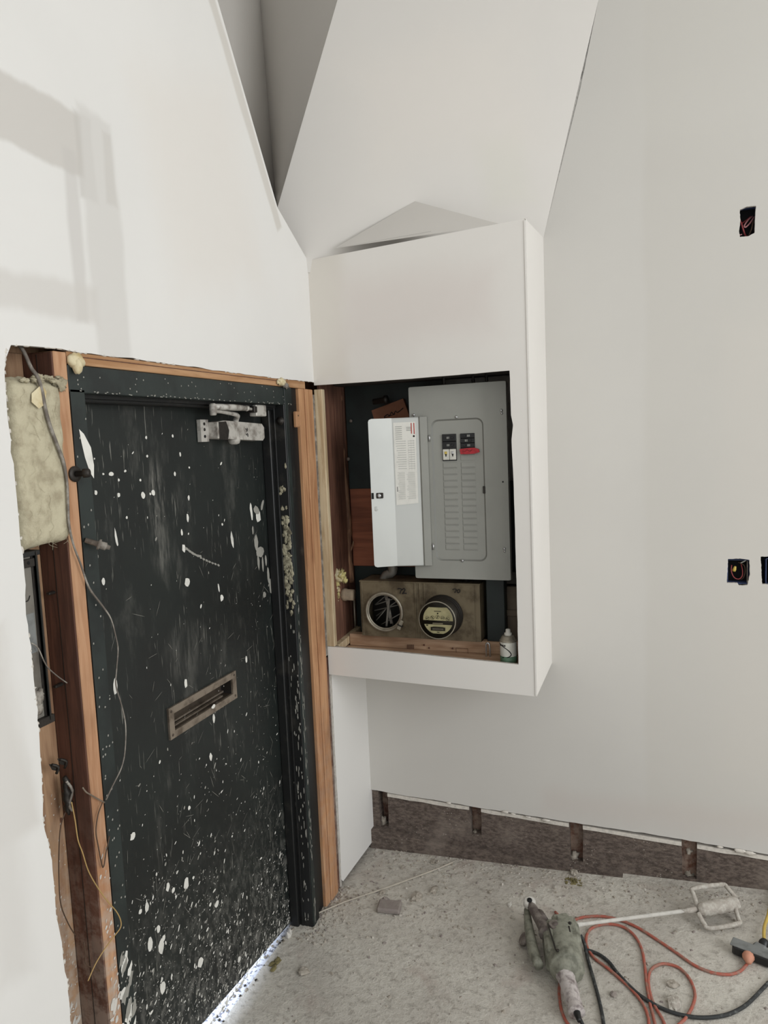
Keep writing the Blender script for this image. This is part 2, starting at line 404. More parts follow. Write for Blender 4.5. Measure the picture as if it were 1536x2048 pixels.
def rrect(u0, v0, u1, v1, r, n=5):
    out = []
    for cx, cy, a in ((u1-r, v0+r, -pi/2), (u1-r, v1-r, 0), (u0+r, v1-r, pi/2), (u0+r, v0+r, pi)):
        for i in range(n+1): t = a+pi/2*i/n; out.append((cx+r*cos(t), cy+r*sin(t)))
    return out
# ================================================================== SETTING
TD = .016
# left wall: plasterboard with the ragged opening round the door
p1 = (-.3957, 2.624); q1 = yz(555, 415); w1 = yz(435, 0); dv = Vector((w1[0]-q1[0], w1[1]-q1[1])); w2 = (q1[0]+dv.x*1.5, q1[1]+dv.y*1.5)
cut = [(-1.884, -.05)] + [yz(*t) for t in ((140, 2030), (135, 1960), (112, 1830), (104, 1720), (86, 1640), (84, 1560), (78, 1460), (70, 1380), (56, 1250), (46, 1110), (34, 1000), (22, 880), (12, 790), (9, 740), (12, 694))]
top = [yz(*t) for t in ((22, 690), (60, 692), (120, 697), (165, 706), (250, 715), (350, 729), (470, 746), (560, 757))] + [(-.3957, 2.150)]
outl = [(-5, -.05)] + path(cut, .022, .0045, 3)[:-1] + path(top, .03, .0022, 9) + [p1, q1, w2, (w2[0], 4.3), (-5, 4.3)]
b = MB(); b.plate([outl], fnA(), TD, 'left_wall_paint', 'gypsum_edge')
for _ in range(70):   # crumbs of torn paper on the cut edge
    t = random.random(); py = 700+t*1300; seg = [c for c in cut]; i = random.randrange(len(seg)-1); k = random.random()
    y_, z_ = seg[i][0]*(1-k)+seg[i+1][0]*k, seg[i][1]*(1-k)+seg[i+1][1]*k
    b.blob((-.003, y_+.001, z_), (.004, random.uniform(.002, .005), random.uniform(.003, .008)), 'torn_paper', .5, 9, sub=(6, 4), seed=_)
for _ in range(45):
    i = random.randrange(len(top)-1); k = random.random(); y_, z_ = top[i][0]*(1-k)+top[i+1][0]*k, top[i][1]*(1-k)+top[i+1][1]*k
    b.blob((-.003, y_, z_), (.004, random.uniform(.004, .012), .0025), 'torn_paper', .5, 9, sub=(6, 4), seed=_)
b.build('wall_left', origin=(0, 0, 0), kind='structure')
# plasterboard return below the box, beside the door
b = MB(); low = path([(-.372, .957), (-.372, .90), (-.376, .60), (-.372, .25), (-.378, .03)], .03, .0015, 2)
b.plate([[(.01, .95)]+low+[(-.36, .012), (.0, .0), (.012, .0)]], fnA(), .014, 'left_wall_paint', 'gypsum_edge')
b.box((-.014, -.386, .0), (-.002, -.372, .945), 'gypsum_edge'); b.build('wall_left', origin=(0, 0, 0), kind='structure')
# sheathing behind the left wall and exterior side
b = MB(); b.box((-.16, -5, -.05), (-.10, -1.70, 4.3), 'tan_board'); b.box((-.16, -.62, -.05), (-.10, .5, 2.2), 'tan_board'); b.box((-.16, -1.70, 2.09), (-.10, -.62, 2.75), 'tan_board')
b.build('wall_outer', origin=(0, 0, 0), kind='structure')
# back wall with switch openings and cut lower edge
def hole(pts, seed): return path(pts+[pts[0]], .006, .0016, seed)[:-1]
h1 = hole([xz(*t) for t in ((1480, 419), (1494, 413), (1512, 412), (1510, 450), (1509, 466), (1498, 472), (1480, 474), (1478, 462), (1481, 440))], 4)
h2 = hole([xz(*t) for t in ((1456, 1118), (1480, 1117), (1499, 1120), (1500, 1150), (1495, 1170), (1478, 1171), (1475, 1166), (1454, 1166))], 8)
h3 = hole([(1.658, 1.398), (1.715, 1.398), (1.715, 1.29), (1.664, 1.29)], 12)
bot = [(0.0, .254)] + [xz(*t) for t in ((1000, 1622), (1137, 1644), (1300, 1668), (1430, 1690), (1536, 1709))] + [(4.6, .10)]
a0, b0, c0 = B(1087, 475), B(1160, 180), B(1197, 0)
b = MB(); b.plate([path(bot, .03, .003, 5)+[(4.6, 4.3), (.0, 4.3)], h1, h2, h3], fnB(), TD, 'back_wall_paint', 'gypsum_edge')
for px, py, s_ in ((898, 1606, 1), (1010, 1624, 1.4), (1026, 1628, 1), (1056, 1634, 1), (1092, 1641, 1.6), (1480, 1702, 2), (1500, 1706, 2), (1440, 1694, 1)):
    v = B(px, py, -.004); b.blob(v, (.012*s_, .005, .004*s_), 'torn_paper', .5, 9, sub=(8, 5), seed=px)
b.build('wall_back', origin=(0, 0, 0), kind='structure')
b = MB(); b.box((-.7, .10, -.1), (4.6, .2, 4.3), 'black_void'); b.build('wall_outer', origin=(0, 0, 0), kind='structure')
# exposed masonry band below the plasterboard
b = MB(); fb = fnB(.012)
notch = [(757, 776, 1652), (938, 962, 1668), (1137, 1165, 1722), (1363, 1394, 1756)]
lp = [(-.01, -.06)]; lp += [(4.6, -.06), (4.6, .085)]
tops = []
for (x0, x1, yb) in notch[::-1]:
    X0, X1 = xz(x0, 1600, .012)[0], xz(x1, 1600, .012)[0]; zb_ = xz((x0+x1)/2, yb, .02)[1]
    zt = lambda x: .245-.04*x
    lp += [(X1, zt(X1)), (X1-.002, zb_+.004), (X0+.004, zb_), (X0, zt(X0))]; tops.append((X0, X1))
lp += [(.0, .25)]
lp2 = []
for i in range(len(lp)):
    p_, q_ = lp[i], lp[(i+1) % len(lp)]
    lp2 += ragged(p_, q_, .03, .0022, i) if abs(p_[0]-q_[0]) < .6 else [p_]
b.plate([lp2], fb, .055, 'masonry_band')
b.plate([[(-.01, -.06), (4.6, -.03), (4.6, .012), (1.75, .015), (.95, .012), (.5, .045), (.25, .055), (.0, .066)]], fnB(-.022), .034, 'masonry_band')   # lower course steps forward
for (X0, X1), (_, _, yb) in zip(tops, notch[::-1]):       # mortar heaped in the foot of each pocket
    zb_ = xz((X0*0+(_:=0)) if False else 760, 1600)[1] if False else None
b.box((-.01, .068, -.06), (4.6, .075, .26), 'brown_stud')
b.build('baseboard_back', origin=(0, 0, 0), kind='structure')
b = MB(); edges = sorted([(0.035, None)]+[(x0, x1) for x0, x1 in tops], key=lambda t: t[0])
xs_ = [x for t in sorted(tops) for x in t]
spans = [(xs_[1], xs_[2]), (xs_[3], xs_[4]), (xs_[5], xs_[6]), (xs_[7], 2.6)]
for x0, x1 in spans:
    n = max(2, int((x1-x0)/.05))
    pts = [(x0+(x1-x0)*i/n) for i in range(n+1)]
    zz_ = lambda x: .243-.04*x
    b.plate([[(x, zz_(x)-.013+random.uniform(-.002, .002)) for x in pts]+[(x, zz_(x)+.004) for x in pts[::-1]]], fnB(.006), .05, 'torn_paper')
b.build('trim_1', origin=(0, 0, 0), kind='structure')
b = MB()
for (px, py, s_) in ((767, 1640, 1.0), (950, 1664, .5), (1150, 1712, 1.1), (1378, 1748, .9), (1378, 1700, .6)):
    v = B(px, py, .045); b.blob(v, (.016*s_+.004, .02, .022*s_), 'rubble', .5, 8, sub=(10, 7), seed=px)
b.build('mortar_lump', label='grey mortar heaped in the pockets of the brown masonry band', category='mortar', kind='stuff')
# boxed-out enclosure (front, side, underside, lid)
fo = [(-.001, .947), (.857, .9275), (.855, 2.661), (-.001, 2.624)]
ho = [fxz(652, 1291), fxz(760, 1301), fxz(900, 1315), fxz(1037, 1329), fxz(1033, 1160), fxz(1027, 960), fxz(1023, 880), (fxz(1026, 850)), fxz(1022, 830), fxz(1019, 741), fxz(900, 751), fxz(760, 762), fxz(640, 773)]
ho = [(max(u, .001) if i not in (0, 12) else -.001, v) for i, (u, v) in enumerate(ho)]
ho[0] = (.0, 1.066); ho[-1] = (.0, 2.137)
FR = fnF()
b = MB()
# build the front as a C-shaped outline: the opening runs out to the left wall
outf = [(0, .947), (.857, .9275), (.855, 2.661), (0, 2.624), (0, 2.137)]+path(ho[::-1][1:-1]+[], .03, .0009, 3)+[(0, 1.066)]
b.plate([outf], FR, .013, 'boxout_paint', 'gypsum_edge')
yF = -.3957-.0103*.856
b.box((.8575, yF-.0005, .9275), (.8585, .018, 2.661), 'boxout_paint')
b.add([(.858, yF-.001, .9275), (.858, .02, .9275), (.8585, .02, 2.694), (.8555, yF-.001, 2.661), (.842, yF, .93), (.842, .02, .93), (.842, .02, 2.69), (.842, yF, 2.66)],
      [(0, 1, 2, 3), (4, 7, 6, 5), (0, 4, 5, 1), (3, 2, 6, 7)], 'boxout_paint')
b.add([(0, -.3955, .9475), (.8575, yF, .9278), (.8575, .02, .9278), (0, 0, .9475), (0, -.3955, .965), (.8575, yF, .945), (.8575, .02, .945), (0, 0, .965)],
      [(0, 1, 2, 3), (4, 7, 6, 5), (0, 4, 5, 1)], 'boxout_paint')
b.add([(0, -.3955, 2.623), (.8555, yF, 2.6605), (.8585, .02, 2.6935), (0, .02, 2.66)], [(0, 1, 2, 3)], 'boxout_paint')
# sanded metal corner bead on the outer corner
b.beam((.857, yF-.0015, .93), (.8545, yF-.0015, 2.655), .006, .003, 'boxout_paint', up=(0, 1, 0))
b.build('wall_boxout', origin=(0, 0, 0), kind='structure')
# diagonal wall above it
P1 = Vector((0, -.406, 2.623)); n_ = (c0-a0).cross(P1-a0).normalized(); d_ = n_.dot(a0)
s1 = on(555, 415, n_, d_); s2 = on(675, 0, n_, d_); s3 = s1+(s2-s1)*1.5; c1 = a0+(c0-a0)*1.55
low_a = a0+Vector((0, 0, -.15)); low_a -= n_*(n_.dot(low_a)-d_)
low_p = on(613, 545, n_, d_)
b = MB(); vs = [P1, s1, s3, c1, c0, b0, a0, low_a, low_p]
b.add(vs, [list(range(9))], 'diagonal_wall_paint')
b.add([v+n_*(-.02 if n_.y < 0 else .02) for v in vs], [list(range(9))[::-1]], 'diagonal_wall_paint')
b.build('wall_diagonal', origin=(0, 0, 0), kind='structure')
# unfinished gusset above the box, with an open joint
e0, e1, ap = F(668, 497, .004), F(1000, 448, .004), on(830, 403, n_, d_)
nn = (e1-e0).cross(ap-e0).normalized()
if nn.dot(CAM-e0) < 0: nn = -nn
b = MB(); e0b, e1b = e0+Vector((0, .0, -.012)), e1+Vector((0, 0, -.006)); apf = ap+nn*.001
b.add([e0, e1, apf], [(0, 1, 2)], 'diagonal_wall_paint')
g0, g1 = F(670, 496, -.0012), F(862, 463, -.0012)
b.add([g0, g1, g1+Vector((0, .001, .001)), (g0+g1)/2+Vector((.05, .001, .0022)), g0+Vector((0, .001, .0003))], [(0, 1, 2, 3, 4)], 'panel_groove')
b.build('trim_2', origin=(0, 0, 0), kind='structure')
# dark recess between the left wall and the diagonal wall
k0, k1 = on(553, 425, (0, 1, 0), -.03), on(520, 0, (0, 1, 0), -.03); k2 = k1+(k1-k0)*.5; kk = k0+(k0-k1)*.5
b = MB(); sl_ = s1+(s1-s3)*.3; rv = []
for q in range(25): rv += [sl_+(s3-sl_)*(q/24), kk+(k2-kk)*(q/24)]
b.add(rv, [(2*q, 2*q+2, 2*q+3, 2*q+1) for q in range(24)], 'diagonal_wall_paint', True)
b.add([kk, k2, Vector((k2.x, -1.9, k2.z)), Vector((kk.x, -1.9, kk.z))], [(0, 1, 2, 3)], 'diagonal_wall_paint')
b.box((-.62, -2.0, 2.30), (-.10, .3, 2.34), 'gypsum_edge'); b.box((-.66, -2.0, 2.30), (-.62, .3, 4.3), 'gypsum_edge')  # unseen slabs added behind the recess to stop outdoor light leaking in
b.build('wall_recess', origin=(0, 0, 0), kind='structure')
# floor
b = MB(); nx, ny = 48, 48; X0, X1, Y0, Y1 = -.084, 4.6, -5., .07
vs = []; 
xs_f = [X0+(X1-X0)*(i/nx)**1.3 for i in range(nx+1)]; ys_f = [Y1-(Y1-Y0)*(j/ny)**1.8 for j in range(ny+1)]
for y_ in ys_f:
    for x_ in xs_f: vs.append((x_, y_, floor_z(x_, y_)))
b.add(vs, [(j*(nx+1)+i, (j+1)*(nx+1)+i, (j+1)*(nx+1)+i+1, j*(nx+1)+i+1) for j in range(ny) for i in range(nx)], 'dusty_concrete', True)
b.build('floor', origin=(0, 0, 0), kind='structure')
b = MB(); b.box((-3, -5, -.10), (-.084, .5, -.001), 'outdoor_sill')
for i in range(60):
    y_ = random.uniform(-1.65, -.66); r = random.uniform(.002, .006)
    b.blob((random.uniform(-.115, -.07), y_, .001), (r, r*1.4, r*.5), 'rubble' if i % 3 else 'dark_lumber', .5, 9, sub=(6, 4), seed=i)
b.build('floor_outside', origin=(0, 0, 0), kind='structure')
b = MB(); b.box((-.5, -5, 4.2), (3.4, .2, 4.3), 'left_wall_paint'); b.build('ceiling', origin=(0, 0, 0), kind='structure')
# ================================================================== DOOR
door = struct('door_1', (-.1, -1.16, 0))
YL, YR, XD = -1.668, -.658, -.0918
f = MB(); f.plate([[(YL, .105), (YR+.004, .012), (YR+.004, 2.052), (YL, 2.052)], [(-1.315, 1.055), (-.985, 1.055), (-.985, 1.12), (-1.315, 1.12)]], fnA(XD), .045, 'dark_green_steel', 'frame_black')
SPC = [0]
def splat(y, z, ry, rz, rot, mat='paint_spot', n=9, x=XD+.0007, mb=None, wob=.25):
    SPC[0] += 1; x += .000012*(SPC[0] % 90)
    vs = []; sd = random.random()*50
    for i in range(n):
        t = 2*pi*i/n; k = 1+wob*noise.noise(Vector((cos(t)*1.5, sin(t)*1.5, sd)))*1.6
        a_, b_ = cos(t)*ry*k, sin(t)*rz*k; vs.append((x, y+a_*cos(rot)-b_*sin(rot), z+a_*sin(rot)+b_*cos(rot)))
    (mb or f).add(vs, [list(range(n))], mat)
def dsp(px, py, wpx, hpx, rot=0, mat='paint_spot'):
    v = A(px, py, XD); splat(v.y, v.z, wpx/2/470, hpx/2/560, rot, mat)
for t in ((250, 942, 5, 4), (222, 948, 9, 7), (237, 960, 4, 4), (292, 875, 4, 5), (294, 912, 4, 4), (300, 988, 4, 4), (345, 872, 4, 6), (306, 985, 7, 12), (286, 991, 8, 12), (237, 990, 6, 7), (191, 985, 5, 8), (206, 948, 4, 3),
          (232, 1077, 4, 28), (377, 996, 5, 10), (375, 1036, 6, 14), (444, 1049, 5, 5), (464, 1079, 8, 34), (367, 1096, 8, 14), (363, 1065, 5, 10), (374, 1164, 13, 14), (443, 1196, 9, 12), (437, 1176, 4, 18), (502, 1022, 8, 34), (516, 1032, 16, 24),
          (479, 792, 7, 10), (360, 909, 4, 8), (349, 948, 5, 7), (378, 935, 4, 4), (371, 1366, 7, 16), (492, 1318, 6, 14), (427, 1436, 6, 18), (421, 1514, 7, 16), (230, 1372, 8, 26), (265, 1673, 11, 12), (378, 1616, 6, 8), (206, 1163, 6, 12), (280, 960, 4, 4), (253, 1035, 4, 5),
          (433, 1808, 12, 12), (400, 1925, 14, 18), (478, 1918, 9, 13), (335, 1774, 8, 14), (372, 1766, 12, 22), (300, 1888, 10, 22), (322, 1892, 13, 26), (327, 1877, 8, 11), (316, 1858, 8, 12), (293, 1815, 8, 18), (280, 1823, 7, 8), (346, 1780, 7, 10), (420, 1809, 6, 7), (325, 1975, 12, 20), (386, 1755, 5, 6)):
    dsp(*t, rot=random.uniform(-.15, .15))
# smeared white hand-width streaks at the lock edge
for t in ((512, 1085, 12, 34), (520, 1105, 26, 22), (516, 1122, 7, 36), (525, 1128, 6, 30), (531, 1120, 6, 24), (536, 1150, 7, 40), (540, 1170, 9, 34), (528, 1190, 10, 14), (505, 1060, 6, 16)): dsp(*t, mat='dusty_spot')
for t in ((512, 1020, 22, 14), (524, 1010, 8, 26)): dsp(*t, rot=-.5, mat='dusty_spot')
for a_, b_ in (((372, 1098), (436, 1130)), ((372, 1097), (400, 1112))):
    for k in range(12):
        q = k/11; dsp(a_[0]*(1-q)+b_[0]*q, a_[1]*(1-q)+b_[1]*q+3*sin(q*3), 7, 4, rot=-.4, mat='dusty_spot')
rnd = random.Random(3)
for i in range(6500):
    y_ = rnd.uniform(YL+.01, YR-.02); z_ = .03+1.95*rnd.random()**2.6
    if rnd.random() > (1.0 if z_ < .66 else .28 if z_ < 1.0 else .07): continue
    if .35 < z_ < .70 and y_ > -1.12 and rnd.random() < .75: continue
    if z_ <= .35 and y_ > -1.0 and rnd.random() < .4: continue
    big = rnd.random()**6; s_ = .0008+.0036*big; el = rnd.uniform(1.0, 2.8)
    random.seed(i); splat(y_, z_, s_, s_*el, rnd.gauss(-.7, .45), 'paint_spot' if rnd.random() < .6 else 'dusty_spot', 6)
for i in range(260):           # fine scratches
    y_ = rnd.uniform(YL+.05, YR-.02); z_ = rnd.choice((rnd.uniform(.1, .8), rnd.uniform(.5, 1.6))); 
    random.seed(i+9000); splat(y_, z_, .0005, rnd.uniform(.006, .03), rnd.gauss(-.5, .7), 'dusty_spot', 5)
random.seed(11)
f.build('door_leaf', door)
sl = MB()
u0, v0, u1, v1 = -1.337, 1.040, -.962, 1.137
sl.plate([[(u0, v0), (u1, v0), (u1, v1), (u0, v1)], [(u0+.024, v0+.022), (u1-.024, v0+.022), (u1-.024, v1-.022), (u0+.024, v1-.022)]], fnA(XD+.007), .007, 'bronze')
for y0_, z0_, y1_, z1_ in ((u0+.024, v0+.022, u1-.024, v0+.022), (u0+.024, v1-.022, u1-.024, v1-.022)):
    sl.box((XD-.044, y0_, z0_-.0015), (XD, y1_, z0_+.001), 'bronze_dark')
sl.box((XD-.044, u1-.025, v0+.022), (XD, u1-.0235, v1-.022), 'meter_dark')
sl.box((XD-.044, u0+.0235, v0+.022), (XD, u0+.025, v1-.022), 'meter_dark')
splat(-1.11, v0+.022, .012, .006, 0, mb=sl, x=XD+.0076)
ms = sl.build('mail_slot', door, label='tarnished bronze letter slot frame')
sl = MB(); sl.box((XD-.046, u0+.026, v0+.024), (XD-.040, u1-.026, v1-.024), 'bronze_dark', .001, Matrix.Rotation(radians(0), 3, 'Y'))
sl.beam((XD-.034, u0+.027, v0+.030), (XD-.034, u1-.030, v0+.030), .012, .006, 'bronze', up=(0, 0, 1)); sl.beam((XD-.017, u0+.027, v0+.0255), (XD-.017, u1-.06, v0+.0255), .010, .004, 'bronze', up=(0, 0, 1))
sl.build('slot_flap', ms)
for y_ in (u0+.012, u1-.012):
    for z_ in (v0+.012, v1-.012): MB().lathe((XD+.006, y_, z_), (1, 0, 0), [(0, .0045), (.002, .004), (.0032, .001)], 'bronze_dark', 10).build('screw', ms)
# steel frame
fr = struct('trim_3', (0, -1.16, 0))
XF = -.002
h = MB(); h.box((XF-.13, -1.715, 2.053), (XF, -.592, 2.118), 'frame_green', .002); h.box((-.10, YL, 2.035), (-.045, YR, 2.058), 'frame_black', .003)
h.box((-.09, -1.66, 2.044), (-.03, -.67, 2.0535), 'frame_black')
for i in range(60):
    y_ = random.uniform(-1.7, -.6); splat(y_, 2.0545+random.random()*.004, .004, .0012, 0, 'dusty_spot', 6, XF+.0006, h)
for i in range(40): splat(random.uniform(-1.7, -.6), random.uniform(2.055, 2.115), .0022, .0022, 0, 'dusty_spot', 6, XF+.0006, h)
h.build('frame_head', fr, label='dark green steel frame head')
h = MB(); h.plate([path([(-1.7145, -.02), (-1.7145, .6), (-1.7145, 2.06)], .04, .0006)+[(YL, 2.06), (YL, -.02)]], fnA(XF), .12, 'frame_green', 'frame_black')
def fsp(px, py, wpx, hpx, rot=0): v = A(px, py, XF+.0007); splat(v.y, v.z, wpx/2/330, hpx/2/480, rot, 'paint_spot', 12, XF+.0007, h)
pts = [A(*t, XF+.0007) for t in ((158, 858), (168, 868), (182, 895), (188, 930), (188, 957), (180, 945), (170, 915), (163, 885))]
h.add(pts, [list(range(8))], 'paint_spot')
for i in range(120): z_ = 2*random.random()**2.5; splat(random.uniform(-1.71, YL), z_, .0025, .003, 0, 'dusty_spot', 6, XF+.0007, h)
for i in range(26): z_ = random.uniform(.35, .62); splat(random.uniform(-1.712, YL-.004), z_, .008, .02, -.4, random.choice(('dusty_spot', 'paint_spot')), 9, XF+.0006+.0001*(i % 5), h, .6)
h.build('frame_jamb', fr, label='left frame jamb, dark green with one long white paint slash')
h = MB()
h.box((XF-.13, YR, -.01), (XF, YR+.062, 2.06), 'frame_black', .002)      # jamb body, returns facing the opening
h.box((-.0915, YR-.018, 0), (-.056, YR+.002, 2.045), 'frame_black', .003)       # door stop
h.box((-.047, YR-.004, 0), (-.041, YR+.001, 2.05), 'frame_black', .001)
h.box((XF-.001, YR+.004, .0), (XF+.0035, YR+.030, 2.118), 'frame_green', .001)
h.box((XF-.10, YR+.062, -.01), (XF-.012, YR+.125, 2.14), 'frame_black')
for i in range(150):
    z_ = random.choice((random.gauss(1.55, .09), random.gauss(1.42, .07), random.uniform(.0, 1.2)))
    if z_ < 0: continue
    big = z_ > 1.25
    h.blob((random.uniform(-.036, -.006), YR-.001, z_), (random.uniform(.004, .010), .0025, random.uniform(.005, .016)) if big else (.0025, .0015, random.uniform(.003, .012)), 'plaster_crust' if big else 'dusty_spot', .6, 9, sub=(7, 5), seed=i)
for i in range(45):
    z_ = random.uniform(.02, 1.1); h.blob((random.uniform(-.05, -.002), YR-.0005, z_), (.0016, .001, random.uniform(.003, .02)), 'dusty_spot', .4, 9, sub=(6, 4), seed=i)
for i in range(70):
    z_ = random.uniform(.02, 1.35); splat(YR+.012+random.uniform(-.004, .012), z_, .002, random.uniform(.003, .02), 0, 'dusty_spot', 6, XF+.0042, h)
h.build('frame_jamb', fr, label='right frame jamb, black with crusted plaster')
v = A(560, 842, -.02); MB().lathe((v.x, YR-.001, v.z), (0, -1, 0), [(0, .016), (.002, .016), (.003, .009), (.008, .009), (.009, .004)], 'dark_steel', 14).build('bolt', fr)
MB().lathe((-.078, YR-.0185, 2.0-.03), (0, -1, 0), [(0, .006), (.001, .006)], 'black_void', 12).build('bolt_hole', fr)
# door closer
cl = thing('door_closer', 'silver overhead door closer at the top of the dark green door', 'door closer', (-.06, -.92, 1.96))
c = MB(); y0_, z0_ = -1.055, 1.962
c.plate([[(-1.045, 1.937), (-.757, 1.925), (-.742, 1.935), (-.742, 1.972), (-.757, 1.985), (-1.0, 1.995), (-1.045, 1.99)]], fnA(-.042), .046, 'closer_silver')
c.build('closer_body', cl)
c = MB(); c.plate([[(-1.088, 1.928), (-1.045, 1.928), (-1.045, 1.999), (-1.088, 1.999)]], fnA(-.075), .014, 'closer_silver'); 
for z_ in (1.945, 1.967, 1.985): c.lathe((-.075, -1.068, z_), (1, 0, 0), [(0, .005), (.0015, .005)], 'black_void' if z_ < 1.95 else 'dark_steel', 10)
c.build('mounting_plate', cl)
c = MB(); c.plate([[(-1.035, 1.933), (-.985, 1.931), (-.975, 1.962), (-.990, 1.992), (-1.035, 1.99)]], fnA(-.0415), .002, 'dark_steel'); c.build('closer_cover', cl, label='dark grey end cover')
for k in (0, 1):
    c = MB(); c.tube([(-.0412, -.865+.006*k, 1.958-.018*k), (-.0412, -.858, 1.966-.018*k), (-.0412, -.862, 1.970-.018*k)], .0016, 'black_ink', 6, smooth=0); c.tube([(-.0412, -.871, 1.968-.018*k), (-.0412, -.864, 1.9635-.018*k)], .0016, 'black_ink', 6, smooth=0); c.build('body_mark', cl)
MB().lathe((-.06, -.918, 1.915), (0, 0, 1), [(0, .008), (.004, .017), (.012, .020), (.03, .020)], 'closer_silver', 20).build('spindle', cl)
c = MB(); c.tube([(-.06, -.905, 1.992), (-.055, -.905, 2.003), (-.035, -.935, 2.014), (-.02, -1.06, 2.022), (-.012, -1.105, 2.02)], [.011, .010, .0075, .006, .006], 'closer_silver', 10); c.build('closer_arm', cl, label='lower arm')
c = MB(); c.tube([(-.012, -1.105, 2.036), (-.012, -.98, 2.036), (-.02, -.90, 2.036)], [.009, .011, .009], 'closer_silver', 10, smooth=0); c.tube([(-.02, -.90, 2.036), (-.03, -.83, 2.034)], [.005, .005], 'closer_silver', 8, smooth=0)
c.lathe((-.02, -.89, 2.036), (0, 1, 0), [(-.006, .010), (.004, .010)], 'closer_silver', 8); c.build('forearm', cl)
MB().lathe((-.012, -1.108, 2.008), (0, 0, 1), [(0, .008), (.003, .011), (.034, .011), (.038, .007)], 'closer_silver', 14).build('elbow_pin', cl)
c = MB(); c.box((-.045, -.835, 2.010), (-.015, -.765, 2.050), 'closer_silver', .003); c.box((-.046, -.85, 2.022), (-.014, -.83, 2.044), 'dark_steel', .002); c.build('shoe', cl)
# ================================================================== WOOD ROUND THE DOOR
def plank(name, lo, hi, mat, label, cat='stud', bev=.002, **kw):
    b = MB(); b.box(lo, hi, mat, bev); return b.build(name, label=label, category=cat, **kw)
b = MB(); b.box((-.092, -1.755, -.01), (-.003, -1.7155, 2.146), 'orange_stud', .002)
for i in range(60):
    z_ = .40+.55*random.random()**2.2; splat(random.uniform(-1.753, -1.718), z_, random.uniform(.0008, .004 if z_ > .55 else .010), random.uniform(.002, .006 if z_ > .55 else .02), -.4, 'dusty_white', 8, -.0024, b, .6)
b.build('wall_stud', label='orange wooden stud along the left side of the dark green door frame', category='stud')
b = MB(); b.box((-.0995, -1.93, .0), (-.0925, -1.757, 2.146), 'tan_board', .002)
for i in range(160):
    z_ = .40+.7*random.random()**1.8; splat(random.uniform(-1.84, -1.762), z_, random.uniform(.0006, .0022 if z_ > .55 else .007), random.uniform(.001, .004 if z_ > .55 else .014), -.5, 'dusty_white', 7, -.0922, b, .6)
for py, px in ((1462, 118), (1640, 122), (1735, 138)): v = A(px, py, -.092); splat(v.y, v.z, .004, .006, 0, 'brown_stud', 8, -.0918, b)
b.build('backing_board', label='tan board with knots at the back of the open wall bay left of the door', category='board')
plank('wall_stud', (-.048, -1.7565, -.01), (-.0465, -1.7555, 2.14), 'meter_dark', 'dark seam line down the brown side of the stud left of the door', 'seam') if False else None
b = MB(); b.box((-.0915, -1.7595, -.01), (-.005, -1.7555, 2.144), 'brown_stud', .0012); b.box((-.050, -1.7605, 0), (-.0485, -1.7590, 2.14), 'meter_dark')  # thin dark brown layer over the side of the orange stud
b.build('wall_stud', label='dark brown side face of the orange stud inside the open bay left of the door', category='stud')
b = MB(); b.box((-.092, -1.714, 2.1195), (-.003, -.470, 2.1485), 'header_wood', .0015); b.box((-.0035, -1.70, 2.1375), (-.0018, -.62, 2.1395), 'brown_stud')
b.build('door_header', label='orange wooden header board across the top of the door frame', category='header')
plank('wall_stud', (-.09, -.5315, .0), (-.001, -.489, 2.1185), 'orange_stud_right', 'bright orange stud directly right of the black door jamb')
plank('wall_stud', (-.09, -.4855, .0), (.003, -.4185, 2.1185), 'orange_stud_right', 'second orange stud right of the door, between the bright orange and pale studs')
b = MB(); b.box((-.09, -.4165, 1.03), (.001, -.397, 2.10), 'cable_grey', .001); b.box((-.002, -.3975, 1.067), (.034, -.372, 2.12), 'pale_wood', .002)
for z_ in (1.75, 1.62, 1.30, 1.20): b.blob((.012, -.3950, z_), (.003, .0008, .006), 'brown_stud', .3, 5, sub=(8, 5))
b.build('wall_stud', label='pale whitish stud at the left edge of the panel opening', category='stud')
plank('wall_stud', (-.09, -.4165, .0), (-.004, -.388, 1.02), 'brown_stud', 'short dusty brown stud between orange studs and plasterboard below the box')
v = A(591, 838); b = MB(); b.box((-.001, v.y-.018, v.z-.032), (.014, v.y+.012, v.z+.028), 'orange_stud_right', .003); b.tube([(.014, v.y-.003, v.z+.012), (.0148, v.y-.003, v.z+.012)], .003, 'dark_steel', 8, smooth=0)
b.build('wood_shim', label='small orange wood block on the right side of the door frame', category='block')
# insulation batt
b = MB(); ny_, nz_ = 16, 34; ul = lambda t: -1.893+.008*sin(t*5); vs = []
for j in range(nz_+1):
    z_ = 1.700+(2.083-1.700)*j/nz_
    for i in range(ny_+1):
        y_ = -1.892+(.152)*i/ny_; ex = min(i, ny_-i)/ny_*2; ez = min(j, nz_-j)/nz_*2
        x_ = -.030+.034*min(1, ex*5)**.5*min(1, ez*8)**.5+.005*noise.noise(Vector((y_*30, z_*18, 2)))
        dz = (.010*noise.noise(Vector((y_*50, 0, 0))) if j in (0, nz_) else 0)+(.012*(i/ny_) if j == 0 else 0)
        vs.append((x_, y_+.004*noise.noise(Vector((z_*25, i*.1, 5))), z_+dz))
b.add(vs, [(j*(ny_+1)+i, j*(ny_+1)+i+1, (j+1)*(ny_+1)+i+1, (j+1)*(ny_+1)+i) for j in range(nz_) for i in range(ny_)], 'insulation_tan', True)
for i in range(26): b.blob((.002, random.uniform(-1.86, -1.74), 2.082+random.uniform(-.010, .004)), (.006, .007, .004), 'insulation_tan', .7, 8, sub=(9, 6), seed=i)
